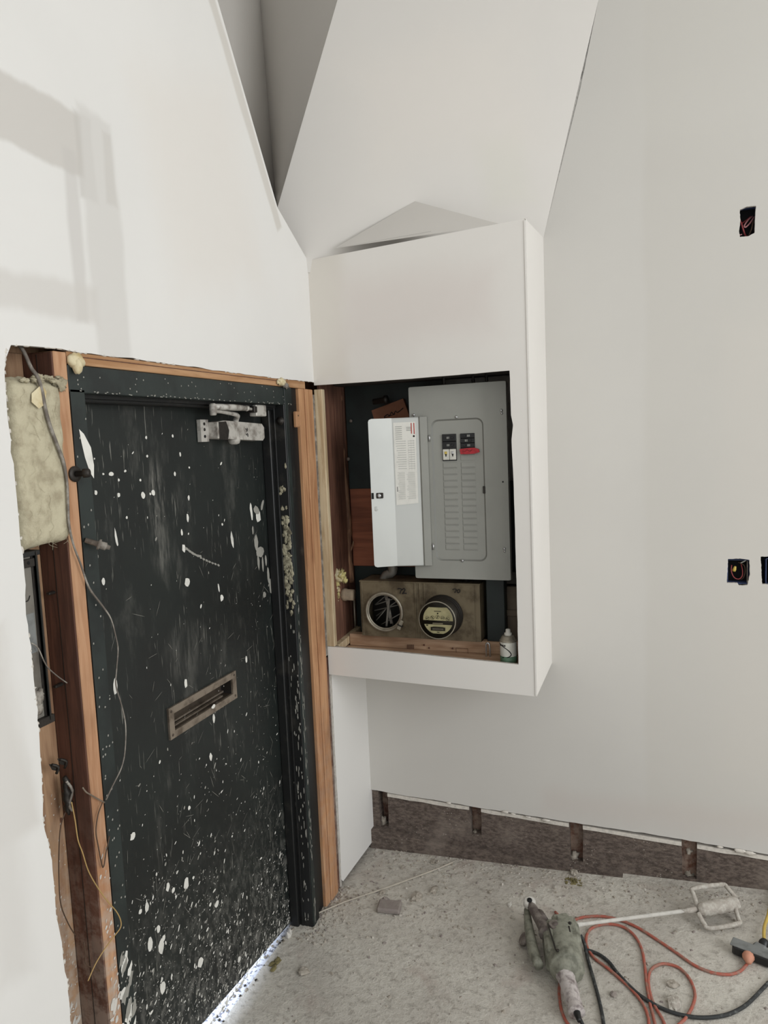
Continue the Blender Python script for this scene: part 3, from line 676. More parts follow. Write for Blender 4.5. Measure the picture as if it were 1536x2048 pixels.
b.add([(.007, -1.838, 2.045), (.012, -1.812, 2.066), (.012, -1.800, 2.050), (.010, -1.806, 2.022), (.012, -1.826, 2.012), (.009, -1.842, 2.026)], [(0, 1, 2, 3, 4, 5)], 'foam_cream'); b.blob((.004, -1.748, 2.070), (.009, .016, .014), 'insulation_tan', .6, 7, seed=5)
for i in range(26):
    y_, z_ = random.uniform(-1.88, -1.76), random.uniform(1.72, 2.06); pts = [(.0065, y_+.006*k*random.uniform(-1, 1), z_-.011*k) for k in range(4)]; b.tube(pts, .0003, 'insulation_tan', 4)
for w_ in range(1): pass
b.build('insulation_batt', label='tan mineral wool insulation batt in the wall cavity left of the door', category='insulation')
def zz_(X, Y, ox, oy, sc_): return (ox+X/sc_, oy+Y/sc_)
def cab(name, pts, xs, r, mat, label, cat='cable', sm=4, jit=0, n=6):
    P_ = []
    for i, t in enumerate(pts): P_.append(A(*t, xs[i] if isinstance(xs, (list, tuple)) else xs))
    b = MB(); b.tube(P_, r, mat, n, smooth=sm, jit=jit); return b.build(name, label=label, category=cat)
cab('electric_cable', [(38, 690), (48, 704), (62, 735), (74, 752), (83, 778), (90, 815), (100, 852), (118, 900), (127, 925), (134, 965), (136, 1010), (138, 1050), (147, 1090), (162, 1130), (178, 1175), (205, 1212), (222, 1238), (232, 1275), (236, 1300), (233, 1340), (232, 1372), (243, 1410), (251, 1450), (250, 1500), (243, 1535), (225, 1572), (212, 1600)],
    [-.03, -.02, -.005]+[.010]*24, [.0042]*9+[.0032]*3+[.0024]*4+[.0017]*11, 'cable_grey', 'grey cable hanging over insulation and stud and across the green door')
cab('electric_wire', [(143, 1604), (150, 1640), (156, 1680), (165, 1705), (176, 1740), (192, 1770), (213, 1800), (232, 1822), (241, 1840), (241, 1855), (228, 1873), (208, 1900), (190, 1930), (176, 1962)], .012, .0014, 'wire_yellow', 'thin yellow wire hanging at the foot of the left stud', 'wire')
cab('electric_wire', [(136, 1612), (122, 1650), (118, 1700), (118, 1760), (122, 1810), (138, 1850), (152, 1872)], -.06, .0014, 'wire_brown', 'thin brown wire hanging on the tan board low in the left bay', 'wire')
cab('electric_wire', [(205, 1605), (196, 1630), (192, 1662), (196, 1690), (206, 1735), (212, 1705), (219, 1672)], .006, .0016, 'wire_brown', 'short dark looped wire on the orange stud beside the door foot', 'wire')
cab('electric_wire', [(165, 1575), (172, 1584), (182, 1590), (192, 1596), (209, 1605)], .006, .002, 'bronze', 'bent brass wire stub nailed across the orange stud', 'wire')
cab('electric_wire', [(62, 1286), (76, 1296), (92, 1330), (112, 1350), (134, 1366)], -.01, .0015, 'cable_grey', 'loose bare wire crossing the steel box left of the door', 'wire')
cab('electric_wire', [(168, 1885), (171, 1910), (172, 1928), (195, 1940), (222, 1952)], -.02, .0014, 'wire_brown', 'dusty brown wire low on the brown stud face', 'wire')
b = MB(); v = A(130, 1575, -.06)
b.tube([v+Vector((.005, -.004+.004*(i % 2), .030-.014*i)) for i in range(8)], [.004, .009, .006, .010, .007, .010, .006, .003], 'dark_steel', 7, smooth=2, jit=.35)
b.tube([v+Vector((.012, -.006, .02)), v+Vector((.014, .008, -.01)), v+Vector((.012, -.004, -.04)), v+Vector((.01, .006, -.06))], .0035, 'cable_grey', 6)
for dy_, dz_ in ((-.034, .070), (-.008, .072)):
    b.add([v+Vector((.004, dy_-.012, dz_+.010)), v+Vector((.012, dy_+.004, dz_+.004)), v+Vector((.010, dy_+.008, dz_-.016)), v+Vector((.004, dy_-.004, dz_-.008))], [(0, 1, 2, 3)], 'dark_steel')
    b.tube([v+Vector((.006, dy_-.006, dz_+.006)), v+Vector((.014, dy_+.006, dz_-.004)), v+Vector((.008, dy_+.004, dz_-.020))], .0035, 'dark_steel', 6)
b.build('cable_clamp', label='corroded dark metal cable clamp on the tan board left of the door', category='clamp')
# anchor bolts through the jamb
v = A(150, 948, 0); an = thing('anchor_bolt', 'upper anchor bolt with round washer on the orange stud left of the door', 'bolt', (v.x, v.y, v.z))
MB().lathe(v+Vector((-.001, 0, 0)), (1, 0, 0), [(0, .019), (.003, .019), (.0035, .008)], 'dark_steel', 18).build('washer', an)
MB().lathe(v+Vector((.002, 0, 0)), (1, .55, .05), [(0, .007), (.016, .007), (.017, .011), (.030, .011), (.033, .008)], 'dark_steel', 10).build('bolt_shank', an)
v = A(170, 1080, 0); an = thing('anchor_bolt', 'lower dusty anchor bolt poking out over the door edge below the insulation', 'bolt', (v.x, v.y, v.z))
MB().lathe(v, (1, .9, -.6), [(0, .006), (.03, .007), (.031, .013), (.036, .013), (.037, .009), (.05, .010), (.052, .006), (.06, .005)], 'cable_grey', 10).build('bolt_shank', an)
v = A(152, 722, .004); b = MB(); b.blob(v, (.014, .026, .018), 'foam_cream', .15, 7, seed=2); b.blob(v+Vector((.006, -.004, -.012)), (.012, .011, .020), 'foam_cream', .12, 7, seed=3)
b.build('foam_blob', label='cream foam lump at the top left corner of the door frame', category='foam')
v = A(563, 764, .003); b = MB(); b.blob(v, (.010, .030, .013), 'foam_cream', .4, 7, seed=8); b.blob(v+Vector((.002, .03, -.012)), (.008, .018, .009), 'cable_grey', .4, 7, seed=9)
b.build('foam_blob', label='cream foam lump at the top right corner of the door frame', category='foam')
# steel recess box left of the door
sb = thing('steel_wall_box', 'old grey steel recess box in the open bay left of the door', 'wall box', (-.03, -1.86, 1.31))
def bx_y(px, py, x): return A(px, py, x).y
yb0, yb1, yb2, yb3 = -1.95, bx_y(74, 1260, -.022), bx_y(86, 1260, -.012), bx_y(93, 1260, -.014)
b = MB(); b.box((-.030, yb0, 1.318), (-.022, yb1, 1.688), 'steel_box', .001); b.box((-.022, yb0, 1.47), (-.0215, yb1-.004, 1.56), 'dust_grey'); b.build('back_plate', sb)
b = MB(); b.box((-.050, yb1, 1.312), (-.020, yb1+.008, 1.692), 'dark_steel', .001); b.box((-.05, yb1+.008, 1.312), (-.012, yb2-.002, 1.695), 'frame_green', .001); b.box((-.05, yb2-.002, 1.308), (-.010, yb2+.001, 1.697), 'dark_steel', .0005); b.box((-.06, yb2+.001, 1.308), (-.02, yb3, 1.697), 'frame_black', .001); b.box((-.05, yb0, 1.688), (-.012, yb3, 1.699), 'frame_black', .001); b.box((-.05, yb0, 1.300), (-.012, yb3, 1.318), 'dark_steel', .001); b.build('flange', sb, label='dark steel flange')
b = MB(); b.box((-.020, yb0, 1.664), (-.014, yb1+.004, 1.683), 'dark_steel', .001); b.lathe((-.014, -1.868, 1.674), (1, 0, 0), [(0, .004), (.001, .003)], 'black_void', 8); b.build('corner_tab', sb)
b = MB(); b.box((-.0915, -1.832, 1.30), (-.070, -1.806, 1.695), 'cable_grey', .002); b.build('side_strip', sb, label='dusty pale strip beside the box')
b = MB()
for i in range(12): b.blob((-.02, -1.885+.02*random.random(), 1.335+.045*random.random()), (.008, .010, .012), 'cable_grey', .6, 8, sub=(8, 5), seed=i)
b.build('plaster_crumb', sb)
for k, (ya, za, yb_, zb_) in enumerate(((-1.885, 1.655, -1.895, 1.62), (-1.872, 1.60, -1.893, 1.59))): MB().tube([(-.021, ya+.006, za), (-.020, (ya+yb_)/2+.009, (za+zb_)/2-.005), (-.021, yb_+.006, zb_)], .001, 'black_ink', 5).build('scratch', sb)
for py in (1185, 1370):
    v = A(105 if py < 1300 else 118, py, -.06); b = MB(); b.beam(v+Vector((0, -.015, 0)), v+Vector((0, .028, 0)), .012, .007, 'dark_steel', bev=.002); b.build('mounting_tab', sb)
# ================================================================== INSIDE THE ENCLOSURE
b = MB(); b.box((.0005, -.372, .98), (.014, -.02, 2.6), 'cavity_stud', .001); b.box((.014, -.25, .99), (.0155, -.245, 2.55), 'brown_stud'); b.box((.014, -.16, .99), (.0155, -.154, 2.55), 'brown_stud')
b.build('wall_stud', label='dark brown side boards inside the left of the panel opening', category='stud')
sx = lambda px, py, o: F(px, py, o)
yy = lambda o: -.3957+o
b = MB(); v0_, v1_ = F(690, 765, .26), F(850, 925, .26); b.box((.02, yy(.26), 1.70), (.46, yy(.275), 2.17), 'green_board', .002)
for px, py in ((702, 842), (697, 918)): v = F(px, py, .255); b.lathe(v, (0, -1, 0), [(0, .008), (.004, .008), (.008, .004)], 'cable_grey', 8)
b.build('backing_board', label='dark green upper backing board behind the open panel door', category='board')
b = MB(); r0, r1 = F(697, 930, .262), F(770, 1133, .262); b.box((r0.x, yy(.262), r1.z+.0), (.46, yy(.272), r0.z), 'red_plywood', .002); b.build('backing_board', label='reddish plywood square between panel door and bark-edged strip', category='board')
b = MB(); b.box((.02, yy(.275), 1.0), (.84, yy(.29), 1.72), 'green_board', .002); b.build('backing_board', label='dark green lower backing board behind the brown meter box', category='board')
b = MB(); pts = [F(*t, .24) for t in ((680, 790), (681, 830), (684, 880), (688, 930), (692, 980), (697, 1040), (698, 1090), (700, 1130), (703, 1165))]
b.tube(pts, [.010, .009, .011, .009, .011, .012, .011, .013, .011], 'bark_strip', 8, smooth=4, jit=.22); b.tube([F(699, 1105, .24), F(705, 1092, .235), F(707, 1082, .235)], [.007, .005, .003], 'bark_strip', 6)
b.build('bark_edge_strip', label='rough brown bark-like strip standing left of the green board', category='strip')
b = MB(); v = F(781, 815, .23); cb = [F(*t, .235) for t in ((743, 821), (806, 797), (818, 830), (816, 852), (752, 852))]
b.plate([[(p.x, p.z) for p in cb]], fnF(.235), .02, 'cardboard', 'cardboard'); 
pts = [F(*t, .2335) for t in ((768, 834), (775, 829), (779, 832), (783, 824), (787, 829), (791, 822), (795, 825), (806, 816))]; b.tube(pts, .0018, 'black_ink', 5)
pts = [F(*t, .2335) for t in ((768, 836), (782, 831), (790, 828))]; b.tube(pts, .0013, 'black_ink', 5)
b.build('cardboard_piece', label='tilted brown cardboard piece with black scribble above the panel door', category='card')
b = MB(); b.box((.02, yy(.15), 2.14), (.84, yy(.23), 2.18), 'dark_lumber', .002); b.build('cross_beam', label='dark timber across the top inside the panel opening', category='beam')
b = MB(); v = F(760, 803, .2); b.lathe(v+Vector((-.03, 0, 0)), (1, 0, .1), [(0, .012), (.05, .012), (.051, .018), (.065, .018)], 'dark_steel', 12); b.build('cable_connector', label='dark metal cable connector left of the tilted brown card', category='connector')
for i, px in enumerate((886, 945, 972)):
    b = MB(); p_, q_ = F(px, 735, .16), F(px+2, 775, .16)
    b.tube([p_+(q_-p_)*(k/14) for k in range(15)], [.007 if k % 2 else .0055 for k in range(15)], 'dark_steel', 8, smooth=0)
    b.build('armoured_cable', label=('armoured cable entering the panel top furthest left', 'middle armoured cable entering the panel top', 'armoured cable entering the panel top furthest right')[i], category='cable')
b = MB(); v = F(632, 758, .0)
# right-hand void, boards
b = MB(); r0, r1 = F(1010, 1140, .2), F(1040, 1330, .2); b.box((r0.x-.005, yy(.2), .96), (.838, yy(.22), 1.30), 'dull_board', .002); b.box((r0.x-.005, yy(.19), 1.18), (.838, yy(.2), 1.205), 'dull_board', .002); b.box((r0.x-.03, yy(.2), 1.31), (.838, yy(.22), 1.36), 'dark_lumber', .002)
b.build('backing_board', label='dull brown board low at the right end of the panel opening', category='board')
b = MB(); b.box((.64, yy(.15), 1.07), (.715, yy(.27), 1.37), 'green_board', .003); b.build('wire_duct', label='dark green square duct between meter box and spray can', category='duct')
b = MB(); b.box((.823, -.386, .97), (.841, -.30, 2.6), 'dark_lumber', .002)  # stud in the dark lumber colour throughout
for z_ in (1.93, 1.56): b.blob((.81, -.37, z_), (.010, .012, .013), 'black_plastic', .3, 7)
b.build('wall_stud', label='dark stud behind the right edge of the panel opening', category='stud')
# sill: bottom plate + back board
b = MB(); b.box((.002, -.381, .972), (.838, -.17, 1.033), 'sill_wood', .002); b.build('bottom_plate', label='wooden sill plate along the bottom of the panel opening', category='board')
b = MB(); b.box((.040, -.255, 1.0335), (.800, -.217, 1.0845), 'sill_wood', .002)
for px, py in ((858, 1296), (905, 1297), (848, 1290)): v = F(px, py, .1402); b.blob(v, (.004, .001, .004), 'brown_stud', .2, 5, sub=(8, 5))
for k in range(5):
    v = F(815+3*k, 1293, .1400); b.box(v-Vector((.0015, .0004, .010)), v+Vector((.0015, .0004, .008)), 'brown_stud')
v0_, v1_ = F(912, 1296, .1400), F(936, 1309, .1400)
for z_ in (v0_.z, v1_.z): b.box((v0_.x, v0_.y-.0004, z_-.0008), (v1_.x, v0_.y, z_+.0008), 'brown_stud')
for x_ in (v0_.x, v1_.x): b.box((x_-.0008, v0_.y-.0004, v1_.z), (x_+.0008, v0_.y, v0_.z), 'brown_stud')
b.build('sill_board', label='stamped wooden board under the brown meter box', category='board')
b = MB(); b.beam((.024, -.36, 1.050), (.024, -.10, 1.066), .028, .032, 'pale_wood', bev=.002); b.build('wood_offcut', label='pale wood offcut running back at the left end of the sill', category='board')
# insulation tuft + conduit on the left
b = MB()
for i, (px, py, r) in enumerate(((677, 1152, .020), (672, 1165, .016), (684, 1150, .015), (670, 1180, .014), (676, 1190, .010), (668, 1175, .012), (673, 1198, .008), (690, 1160, .010))):
    b.blob(F(px, py, .10), (r, r*.8, r*1.25), 'insulation_yellow' if i % 3 else 'foam_cream', .7, 9, seed=i)
b.build('insulation_tuft', label='yellowish insulation tuft above the conduit at the left of the panel opening', category='insulation')
b = MB(); v = F(678, 1188, .15); b.lathe(v+Vector((-.04, 0, 0)), (1, 0, -.02), [(0, .024), (.055, .024), (.056, .027), (.075, .027), (.076, .024), (.11, .024)], 'dusty_pipe', 18); b.build('conduit', label='grey dusty conduit pipe entering the meter box from the left', category='pipe')
b = MB(); v = F(708, 1200, .22); b.tube([v, v-Vector((0, 0, .12))], .004, 'galvanised', 8, smooth=0); b.build('conduit', label='thin upright metal rod left of the brown meter box', category='pipe')
b = MB(); v = F(785, 1150, .19); b.tube([v+Vector((-.05, 0, -.03)), v+Vector((-.03, 0, .0)), v+Vector((.0, 0, .012)), v+Vector((.0, 0, .06))], [.016, .018, .02, .022], 'steel_box', 12); b.build('conduit_elbow', label='dull steel elbow pipe behind the top of the meter box', category='pipe')
b = MB(); v = F(932, 1163, .17); b.lathe(v+Vector((0, 0, -.012)), (0, 0, 1), [(0, .018), (.012, .018), (.013, .012), (.05, .012)], 'dark_steel', 14); b.build('conduit', label='short pipe nipple joining breaker panel and meter box', category='pipe')
# ------------------------------------------------------------------ breaker panel
px0, px1, pz0, pz1 = .368, .754, 1.3475, 2.1100; PY = yy(.10)
pn = thing('breaker_panel', 'grey breaker panel with open hinged door in the wall opening', 'breaker panel', (.56, PY, pz0))
b = MB(); b.box((px0+.02, PY+.02, pz0+.02), (px1-.02, PY+.115, pz1-.02), 'dark_steel', .002); b.build('enclosure', pn)
ih = [fxz(862, 838, .10), fxz(975, 1115, .10)]; iu0, iv1 = ih[0]; iu1, iv0 = ih[1]
iu0, iu1, iv0, iv1 = .455, .664, 1.420, 1.978
fp = lambda u, v, w_: Vector((u, PY-.014-w_, v))
b = MB(); b.plate([rrect(px0, pz0, px1, pz1, .008), rrect(iu0, iv0, iu1, iv1, .028)], fp, .004, 'panel_grey', 'panel_grey')
b.box((px0, PY-.0125, pz0+.002), (px0+.002, PY+.02, pz1-.002), 'panel_grey'); b.box((px1-.002, PY-.0125, pz0+.002), (px1, PY+.02, pz1-.002), 'panel_grey'); b.box((px0+.002, PY-.0125, pz1-.003), (px1-.002, PY+.02, pz1-.001), 'panel_grey'); b.box((px0+.002, PY-.0125, pz0+.001), (px1-.002, PY+.02, pz0+.003), 'panel_grey')
b.build('cover', pn)
b = MB(); D0 = PY-.0085; fd = lambda u, v, w_: Vector((u, D0-w_, v))
o_, i_ = rrect(iu0-.002, iv0-.002, iu1+.002, iv1+.002, .03), rrect(iu0+.006, iv0+.006, iu1-.006, iv1-.006, .024)
n = len(o_); b.add([(u, PY-.0142, v) for u, v in rrect(iu0, iv0, iu1, iv1, .028)]+[(u, D0, v) for u, v in i_], [(k, (k+1) % n, n+(k+1) % n, n+k) for k in range(n)], 'panel_groove', True)
# breaker windows
def fr2(px, py): v = F(px, py, .104); return (v.x, v.z)
(l0, t0), (l1, e1_) = fr2(885, 869), fr2(915, 921); (g0_, h0), (g1_, h1_) = fr2(921, 867), fr2(951, 907)
t0 = h0 = (t0+h0)/2
b.plate([i_, [(l0, e1_), (l1, e1_), (l1, t0), (l0, t0)], [(g0_, h1_), (g1_, h1_), (g1_, h0), (g0_, h0)]], fd, .003, 'panel_grey')
rows = 14; zb_ = 1.463; pit = (e1_-.004-zb_)/rows
for k in range(rows):
    for (a_, c_) in ((l0, l1), (g0_, g1_)):
        z0_ = zb_+pit*k; 
        b.box((a_+.001, D0-.0016, z0_+.0035), (c_-.001, D0, z0_+pit-.0035), 'panel_grey', .0007); b.box((a_-.0004, D0-.0004, z0_-.0006), (c_, D0, z0_+.0008), 'panel_groove'); b.box((a_-.001, D0-.0004, z0_), (a_, D0, z0_+pit*.8), 'panel_groove')
b.box((g0_, D0-.0016, e1_), (g1_, D0, h1_-.003), 'panel_grey', .0007)
b.build('deadfront', pn)
def breaker(u0_, u1_, z0_, z1_, mat, h_side):
    b = MB(); b.box((u0_+.0008, D0-.006, z0_+.0006), (u1_-.0008, D0+.03, z1_-.0006), mat, .001); br = b.build('breaker', pn, label='white breaker' if mat == 'white_plastic' else None) if mat == 'white_plastic' else b.build('breaker', pn)
    w = u1_-u0_; hu = u0_+w*(.7 if h_side else .3)
    zc = (z0_+z1_)/2
    if mat == 'white_plastic':
        MB().box((hu-.004, D0-.009, z0_+(z1_-z0_)*.62), (hu+.004, D0-.006, z0_+(z1_-z0_)*.9), 'zinc' if h_side else 'wirenut', .0006).build('test_button', br)
        MB().lathe((hu, D0-.006, z0_+(z1_-z0_)*.4), (0, -1, 0), [(0, .004), (.0015, .0035)], 'black_plastic', 10).build('indicator', br)
    else:
        MB().box((hu-.006, D0-.013, zc-.0035), (hu+.006, D0-.006, zc+.0035), 'black_plastic', .0008).build('toggle', br)
        b = MB()
        for q in range(3): b.box((hu+(.012 if not h_side else -.020)+.004*q, D0-.0065, zc-.004), (hu+(.012 if not h_side else -.020)+.004*q+.0022, D0-.006, zc+.004), 'print_grey')
        b.build('marking', br)
zm = t0-(t0-e1_)*.55
for k in range(2): breaker(l0, l1, zm+(t0-zm)*k/2, zm+(t0-zm)*(k+1)/2, 'black_plastic', 1)
mm = (l0+l1)/2; b = MB(); b.box((l0+.0005, D0-.004, e1_), (l1-.0005, D0+.03, zm), 'black_plastic'); b.build('breaker', pn)
breaker(l0+.003, mm-.0005, e1_+.003, zm-.001, 'white_plastic', 0) if False else None
for a_, c_, s_ in ((l0+.003, mm-.0008, 0), (mm+.0012, l1-.002, 1)):
    b = MB(); b.box((a_, D0-.0075, e1_+.004), (c_, D0-.003, zm-.001), 'white_plastic', .0012); br = b.build('breaker', pn, label='white breaker')
    uc = (a_+c_)/2; MB().box((uc-.005, D0-.010, zm-.020), (uc+.005, D0-.0073, zm-.010), 'zinc' if s_ else 'wirenut', .0008).build('test_button', br)
    b = MB(); b.lathe((uc, D0-.0073, e1_+.026), (0, -1, 0), [(0, .0042), (.0012, .0035)], 'black_plastic', 10); b.lathe((uc, D0-.0073, zm-.027), (0, -1, 0), [(0, .003), (.0008, .0026)], 'black_plastic', 10); b.build('indicator', br)
hm = h1_+(h0-h1_)*.30
for k in range(3): breaker(g0_, g1_, hm+(h0-hm)*k/3, hm+(h0-hm)*(k+1)/3, 'black_plastic', 0) if k != 1 else breaker(g0_, g1_, hm+(h0-hm)*k/3, hm+(h0-hm)*(k+1)/3, 'black_plastic', 1)
b = MB(); b.box((g0_, D0-.004, h1_), (g1_, D0+.03, hm), 'black_plastic'); b.build('breaker', pn)
b = MB(); tp = [fr2(*t) for t in ((922, 898), (935, 896), (950, 895), (960, 898), (961, 904), (951, 907), (936, 908), (924, 908))]; b.plate([[(p[0], p[1]) for p in tp]], lambda u, v, w_: Vector((u, D0-.016-w_, v)), .009, 'red_tape')
b.tube([(tp[0][0]+.01, D0-.0165, tp[7][1]+.012), (tp[0][0]+.02, D0-.0168, tp[7][1]+.009), (tp[0][0]+.03, D0-.0165, tp[7][1]+.016), (tp[0][0]+.04, D0-.0168, tp[7][1]+.010), (tp[0][0]+.05, D0-.0165, tp[7][1]+.016)], .0006, 'black_ink', 4)
b.build('warning_tag', pn, label='red lockout tape over the right breakers')
for px, py in ((912, 834), (924, 1122)):
    v = F(px, py, .085); MB().lathe((v.x, PY-.014, v.z), (0, -1, 0), [(0, .0055), (.003, .0055), (.005, .003)], 'zinc', 12).build('screw', pn)
for px, py in ((1002, 823), (1008, 1100), (827, 832)):
    v = F(px, py, .085); b = MB(); b.lathe((v.x, PY-.014, v.z+.004), (0, -1, 0), [(0, .0055), (.003, .0055), (.006, .003)], 'zinc', 12); b.lathe((v.x+.001, PY-.014, v.z-.007), (0, -1, 0), [(0, .0045), (.003, .004)], 'zinc', 10); b.build('screw', pn)
v = F(1005, 964, .085); MB().lathe((v.x, PY-.0142, v.z), (0, -1, 0), [(0, .003), (.0006, .003)], 'black_void', 10).build('screw_hole', pn)
v = F(972, 980, .085); b = MB(); b.box((iu1-.009, PY-.0152, v.z-.014), (iu1+.001, PY-.010, v.z+.014), 'dark_steel', .001); b.build('latch_strike', pn)
# hinged door, opened to the left
hx, hy = .437, PY-.018; hz0, hz1 = 1.402, 1.992
dirp = Vector((-.222, -.052, 0)).normalized(); nrm = Vector((dirp.y, -dirp.x, 0)); nrm = nrm if nrm.y < 0 else -nrm
dw = .226
def pd(s_, z_, o_): # s along door from hinge, o toward the camera
    bend = 0 if s_ < dw*.60 else (s_-dw*.60)*.30  # bend added to the flat door to imitate a reflection crease
    return Vector((hx, hy, z_))+dirp*s_+nrm*(o_+bend)
b = MB(); T_ = .0012
zz1 = lambda s_: hz1-.0; 
for (sa, sb_) in ((0, dw*.18), (dw*.18, dw*.60), (dw*.60, dw)):
    off = .006 if sa == 0 else 0.
    r_ = .012 if sb_ == dw else 0
    vs = [pd(sa, hz0, 0), pd(sb_-r_, hz0, 0)]+([pd(sb_-.003, hz0+.004, 0), pd(sb_, hz0+r_, 0), pd(sb_, hz1-r_, 0), pd(sb_-.003, hz1-.004, 0)] if r_ else [])+[pd(sb_-r_, hz1, 0), pd(sa, hz1, 0)]
    n = len(vs); bk = [v-nrm*.0015 for v in vs]; b.add(vs+bk, [list(range(n)), list(range(n, 2*n))[::-1]]+[(k, (k+1) % n, n+(k+1) % n, n+k) for k in range(n)], 'panel_door_steel')
for z_, s_ in ((hz0, 1), (hz1, -1)):   # folded rim
    b.add([pd(.004, z_, .0), pd(dw*.60, z_, .0), pd(dw*.60, z_, .008), pd(.004, z_, .008)], [(0, 1, 2, 3)], 'panel_grey')
dl = b.build('panel_door', pn, label='open hinged panel door, bare steel inside')
b = MB(); b.add([pd(-.004, hz0, .0), pd(.030, hz0, .0), pd(.030, hz1, .0), pd(-.004, hz1, .0), pd(-.004, hz0, .007), pd(.024, hz0, .007), pd(.024, hz1, .007), pd(-.004, hz1, .007)], [(0, 1, 2, 3), (4, 5, 6, 7), (5, 1, 2, 6), (0, 4, 7, 3), (3, 2, 6, 7), (0, 1, 5, 4)], 'panel_grey'); b.build('hinge_flange', dl, label='grey folded hinge edge')
for z_ in (hz1-.085, hz0+.075): MB().tube([Vector((hx+.011, hy-.0, z_-.012)), Vector((hx+.011, hy, z_+.012))], .004, 'zinc', 8, smooth=0).build('hinge', pn)
b = MB(); la, lb, lz0, lz1 = dw*.185, dw*.575, hz1-.345, hz1-.018
b.add([pd(la, lz0+.006, .002), pd(lb, lz0, .002), pd(lb, lz1, .002), pd(la, lz1, .002)], [(0, 1, 2, 3)], 'label_paper')
def pr(s0, s1, z0_, z1_, mat): b.add([pd(s0, z0_, .0025), pd(s1, z0_, .0025), pd(s1, z1_, .0025), pd(s0, z1_, .0025)], [(0, 1, 2, 3)], mat)
W_ = lb-la; rr = random.Random(5)
for k in range(7): pr(la+W_*.62, la+W_*.92, lz1-.018-.008*k, lz1-.0155-.008*k, 'print_grey')
for k in range(3): pr(la+W_*.22, la+W_*.42, lz1-.022-.006*k, lz1-.0195-.006*k, 'print_grey')
pr(la+W_*.05, la+W_*.09, lz1-.048, lz1-.004, 'print_red'); pr(la+W_*.17, la+W_*.21, lz1-.046, lz1-.004, 'print_red')
for r_ in range(13):
    z_ = lz1-.075-.009*r_
    for (a_, c_) in ((.08, .38), (.46, .92)): pr(la+W_*a_, la+W_*(a_+(c_-a_)*rr.uniform(.8, 1)), z_, z_+.0016, 'print_grey')
for c_ in range(3): pr(la+W_*(.1+.13*c_), la+W_*(.105+.13*c_), lz1-.19, lz1-.07, 'print_grey')
for r_ in range(26):
    z_ = lz1-.198-.0042*r_
    for (a_, c_) in ((.10, .50), (.56, .90)): pr(la+W_*a_, la+W_*(a_+(c_-a_)*rr.uniform(.75, 1)), z_, z_+.0009, 'print_grey')
for k in range(4): pr(la+W_*.90, la+W_*.94, lz0+.055+.005*k, lz0+.058+.005*k, 'black_ink')
b.lathe(pd(la+W_*.09, lz1-.056, .0025), nrm, [(0, .004), (.0003, .004)], 'black_ink', 10)
b.build('circuit_label', dl, label='white printed wiring label with red corner')
b = MB(); zc = (hz0+hz1)/2-.008; c_ = pd(dw*.86, zc, .004)
b.beam(c_-dirp*.016, c_+dirp*.012, .006, .022, 'dark_steel', bev=.002); b.lathe(pd(dw*.86, zc, .006), nrm, [(0, .009), (.006, .008), (.007, .004)], 'zinc', 12)
b.beam(pd(dw*.955, zc, .003), pd(dw*.99, zc, .003), .002, .024, 'black_void'); b.build('latch', dl, label='black and chrome latch')
b = MB(); b.lathe(pd(dw*.93, zc-.052, .0005), nrm, [(0, .009), (.0008, .009), (.0012, .0075)], 'panel_door_steel', 16); b.build('knockout', dl)
# ------------------------------------------------------------------ meter box
mb_ = thing('meter_socket_box', 'old brown double meter socket box below the breaker panel', 'meter box', (.37, yy(.18), 1.085))
MX0, MX1, MZ0, MZ1, MY = .108, .622, 1.087, 1.322, yy(.12)
cL, cR = F(768, 1224, .115), F(885, 1231, .115); RR = .083
b = MB(); fm = lambda u, v, w_: Vector((u, MY-w_, v)); circ = lambda c, r, n=28: [(c.x+r*cos(2*pi*k/n), c.z+r*sin(2*pi*k/n)) for k in range(n)]
b.plate([[(MX0, MZ0), (MX1, MZ0), (MX1, MZ1), (MX0, MZ1)], circ(cL, .076), circ(cR, .074)], fm, .003, 'meter_box_brown')
for lo, hi in (((MX0, MY+.002, MZ0), (MX0+.003, MY+.15, MZ1)), ((MX1-.003, MY+.002, MZ0), (MX1, MY+.15, MZ1)), ((MX0, MY+.002, MZ0), (MX1, MY+.15, MZ0+.003)), ((MX0, MY+.002, MZ1-.003), (MX1, MY+.15, MZ1)), ((MX0, MY+.14, MZ0), (MX1, MY+.15, MZ1))): b.box(lo, hi, 'meter_box_brown')
for x_ in (.352, .372, .392): b.box((x_-.003, MY-.004, MZ0+.003), (x_+.003, MY, MZ1-.003), 'meter_box_brown', .001)
for x_ in (MX1-.018, MX0+.008): b.box((x_-.002, MY-.003, MZ0+.003), (x_+.002, MY, MZ1-.003), 'meter_box_brown', .001)
b.box((MX0-.002, MY-.003, MZ1-.004), (MX1+.002, MY+.02, MZ1+.002), 'meter_box_brown', .001)
b.build('socket_housing', mb_)
def ring(c, r, rr_, y_, mat, squash=1, n=40): return [(c.x+r*cos(2*pi*k/n), y_, c.z+r*sin(2*pi*k/n)) for k in range(n)]
b = MB(); b.tube(ring(cL, RR-.004, 0, MY-.006, ''), .0055, 'galvanised', 8, close=True, smooth=0); b.tube(ring(cL, RR-.010, 0, MY-.001, ''), .004, 'galvanised', 8, close=True, smooth=0); b.build('sealing_ring', mb_, label='empty galvanised meter ring')
b = MB(); v = F(801, 1250, .105); R_ = Matrix.Rotation(radians(25), 3, 'Y'); b.box(v-Vector((.008, .008, .020)), v+Vector((.008, .004, .022)), 'galvanised', .002, R_); b.box(v-Vector((.012, .010, .004)), v+Vector((.012, .002, .002)), 'dark_steel', .001, R_); b.build('ring_clamp', mb_)
b = MB(); yb = MY+.06
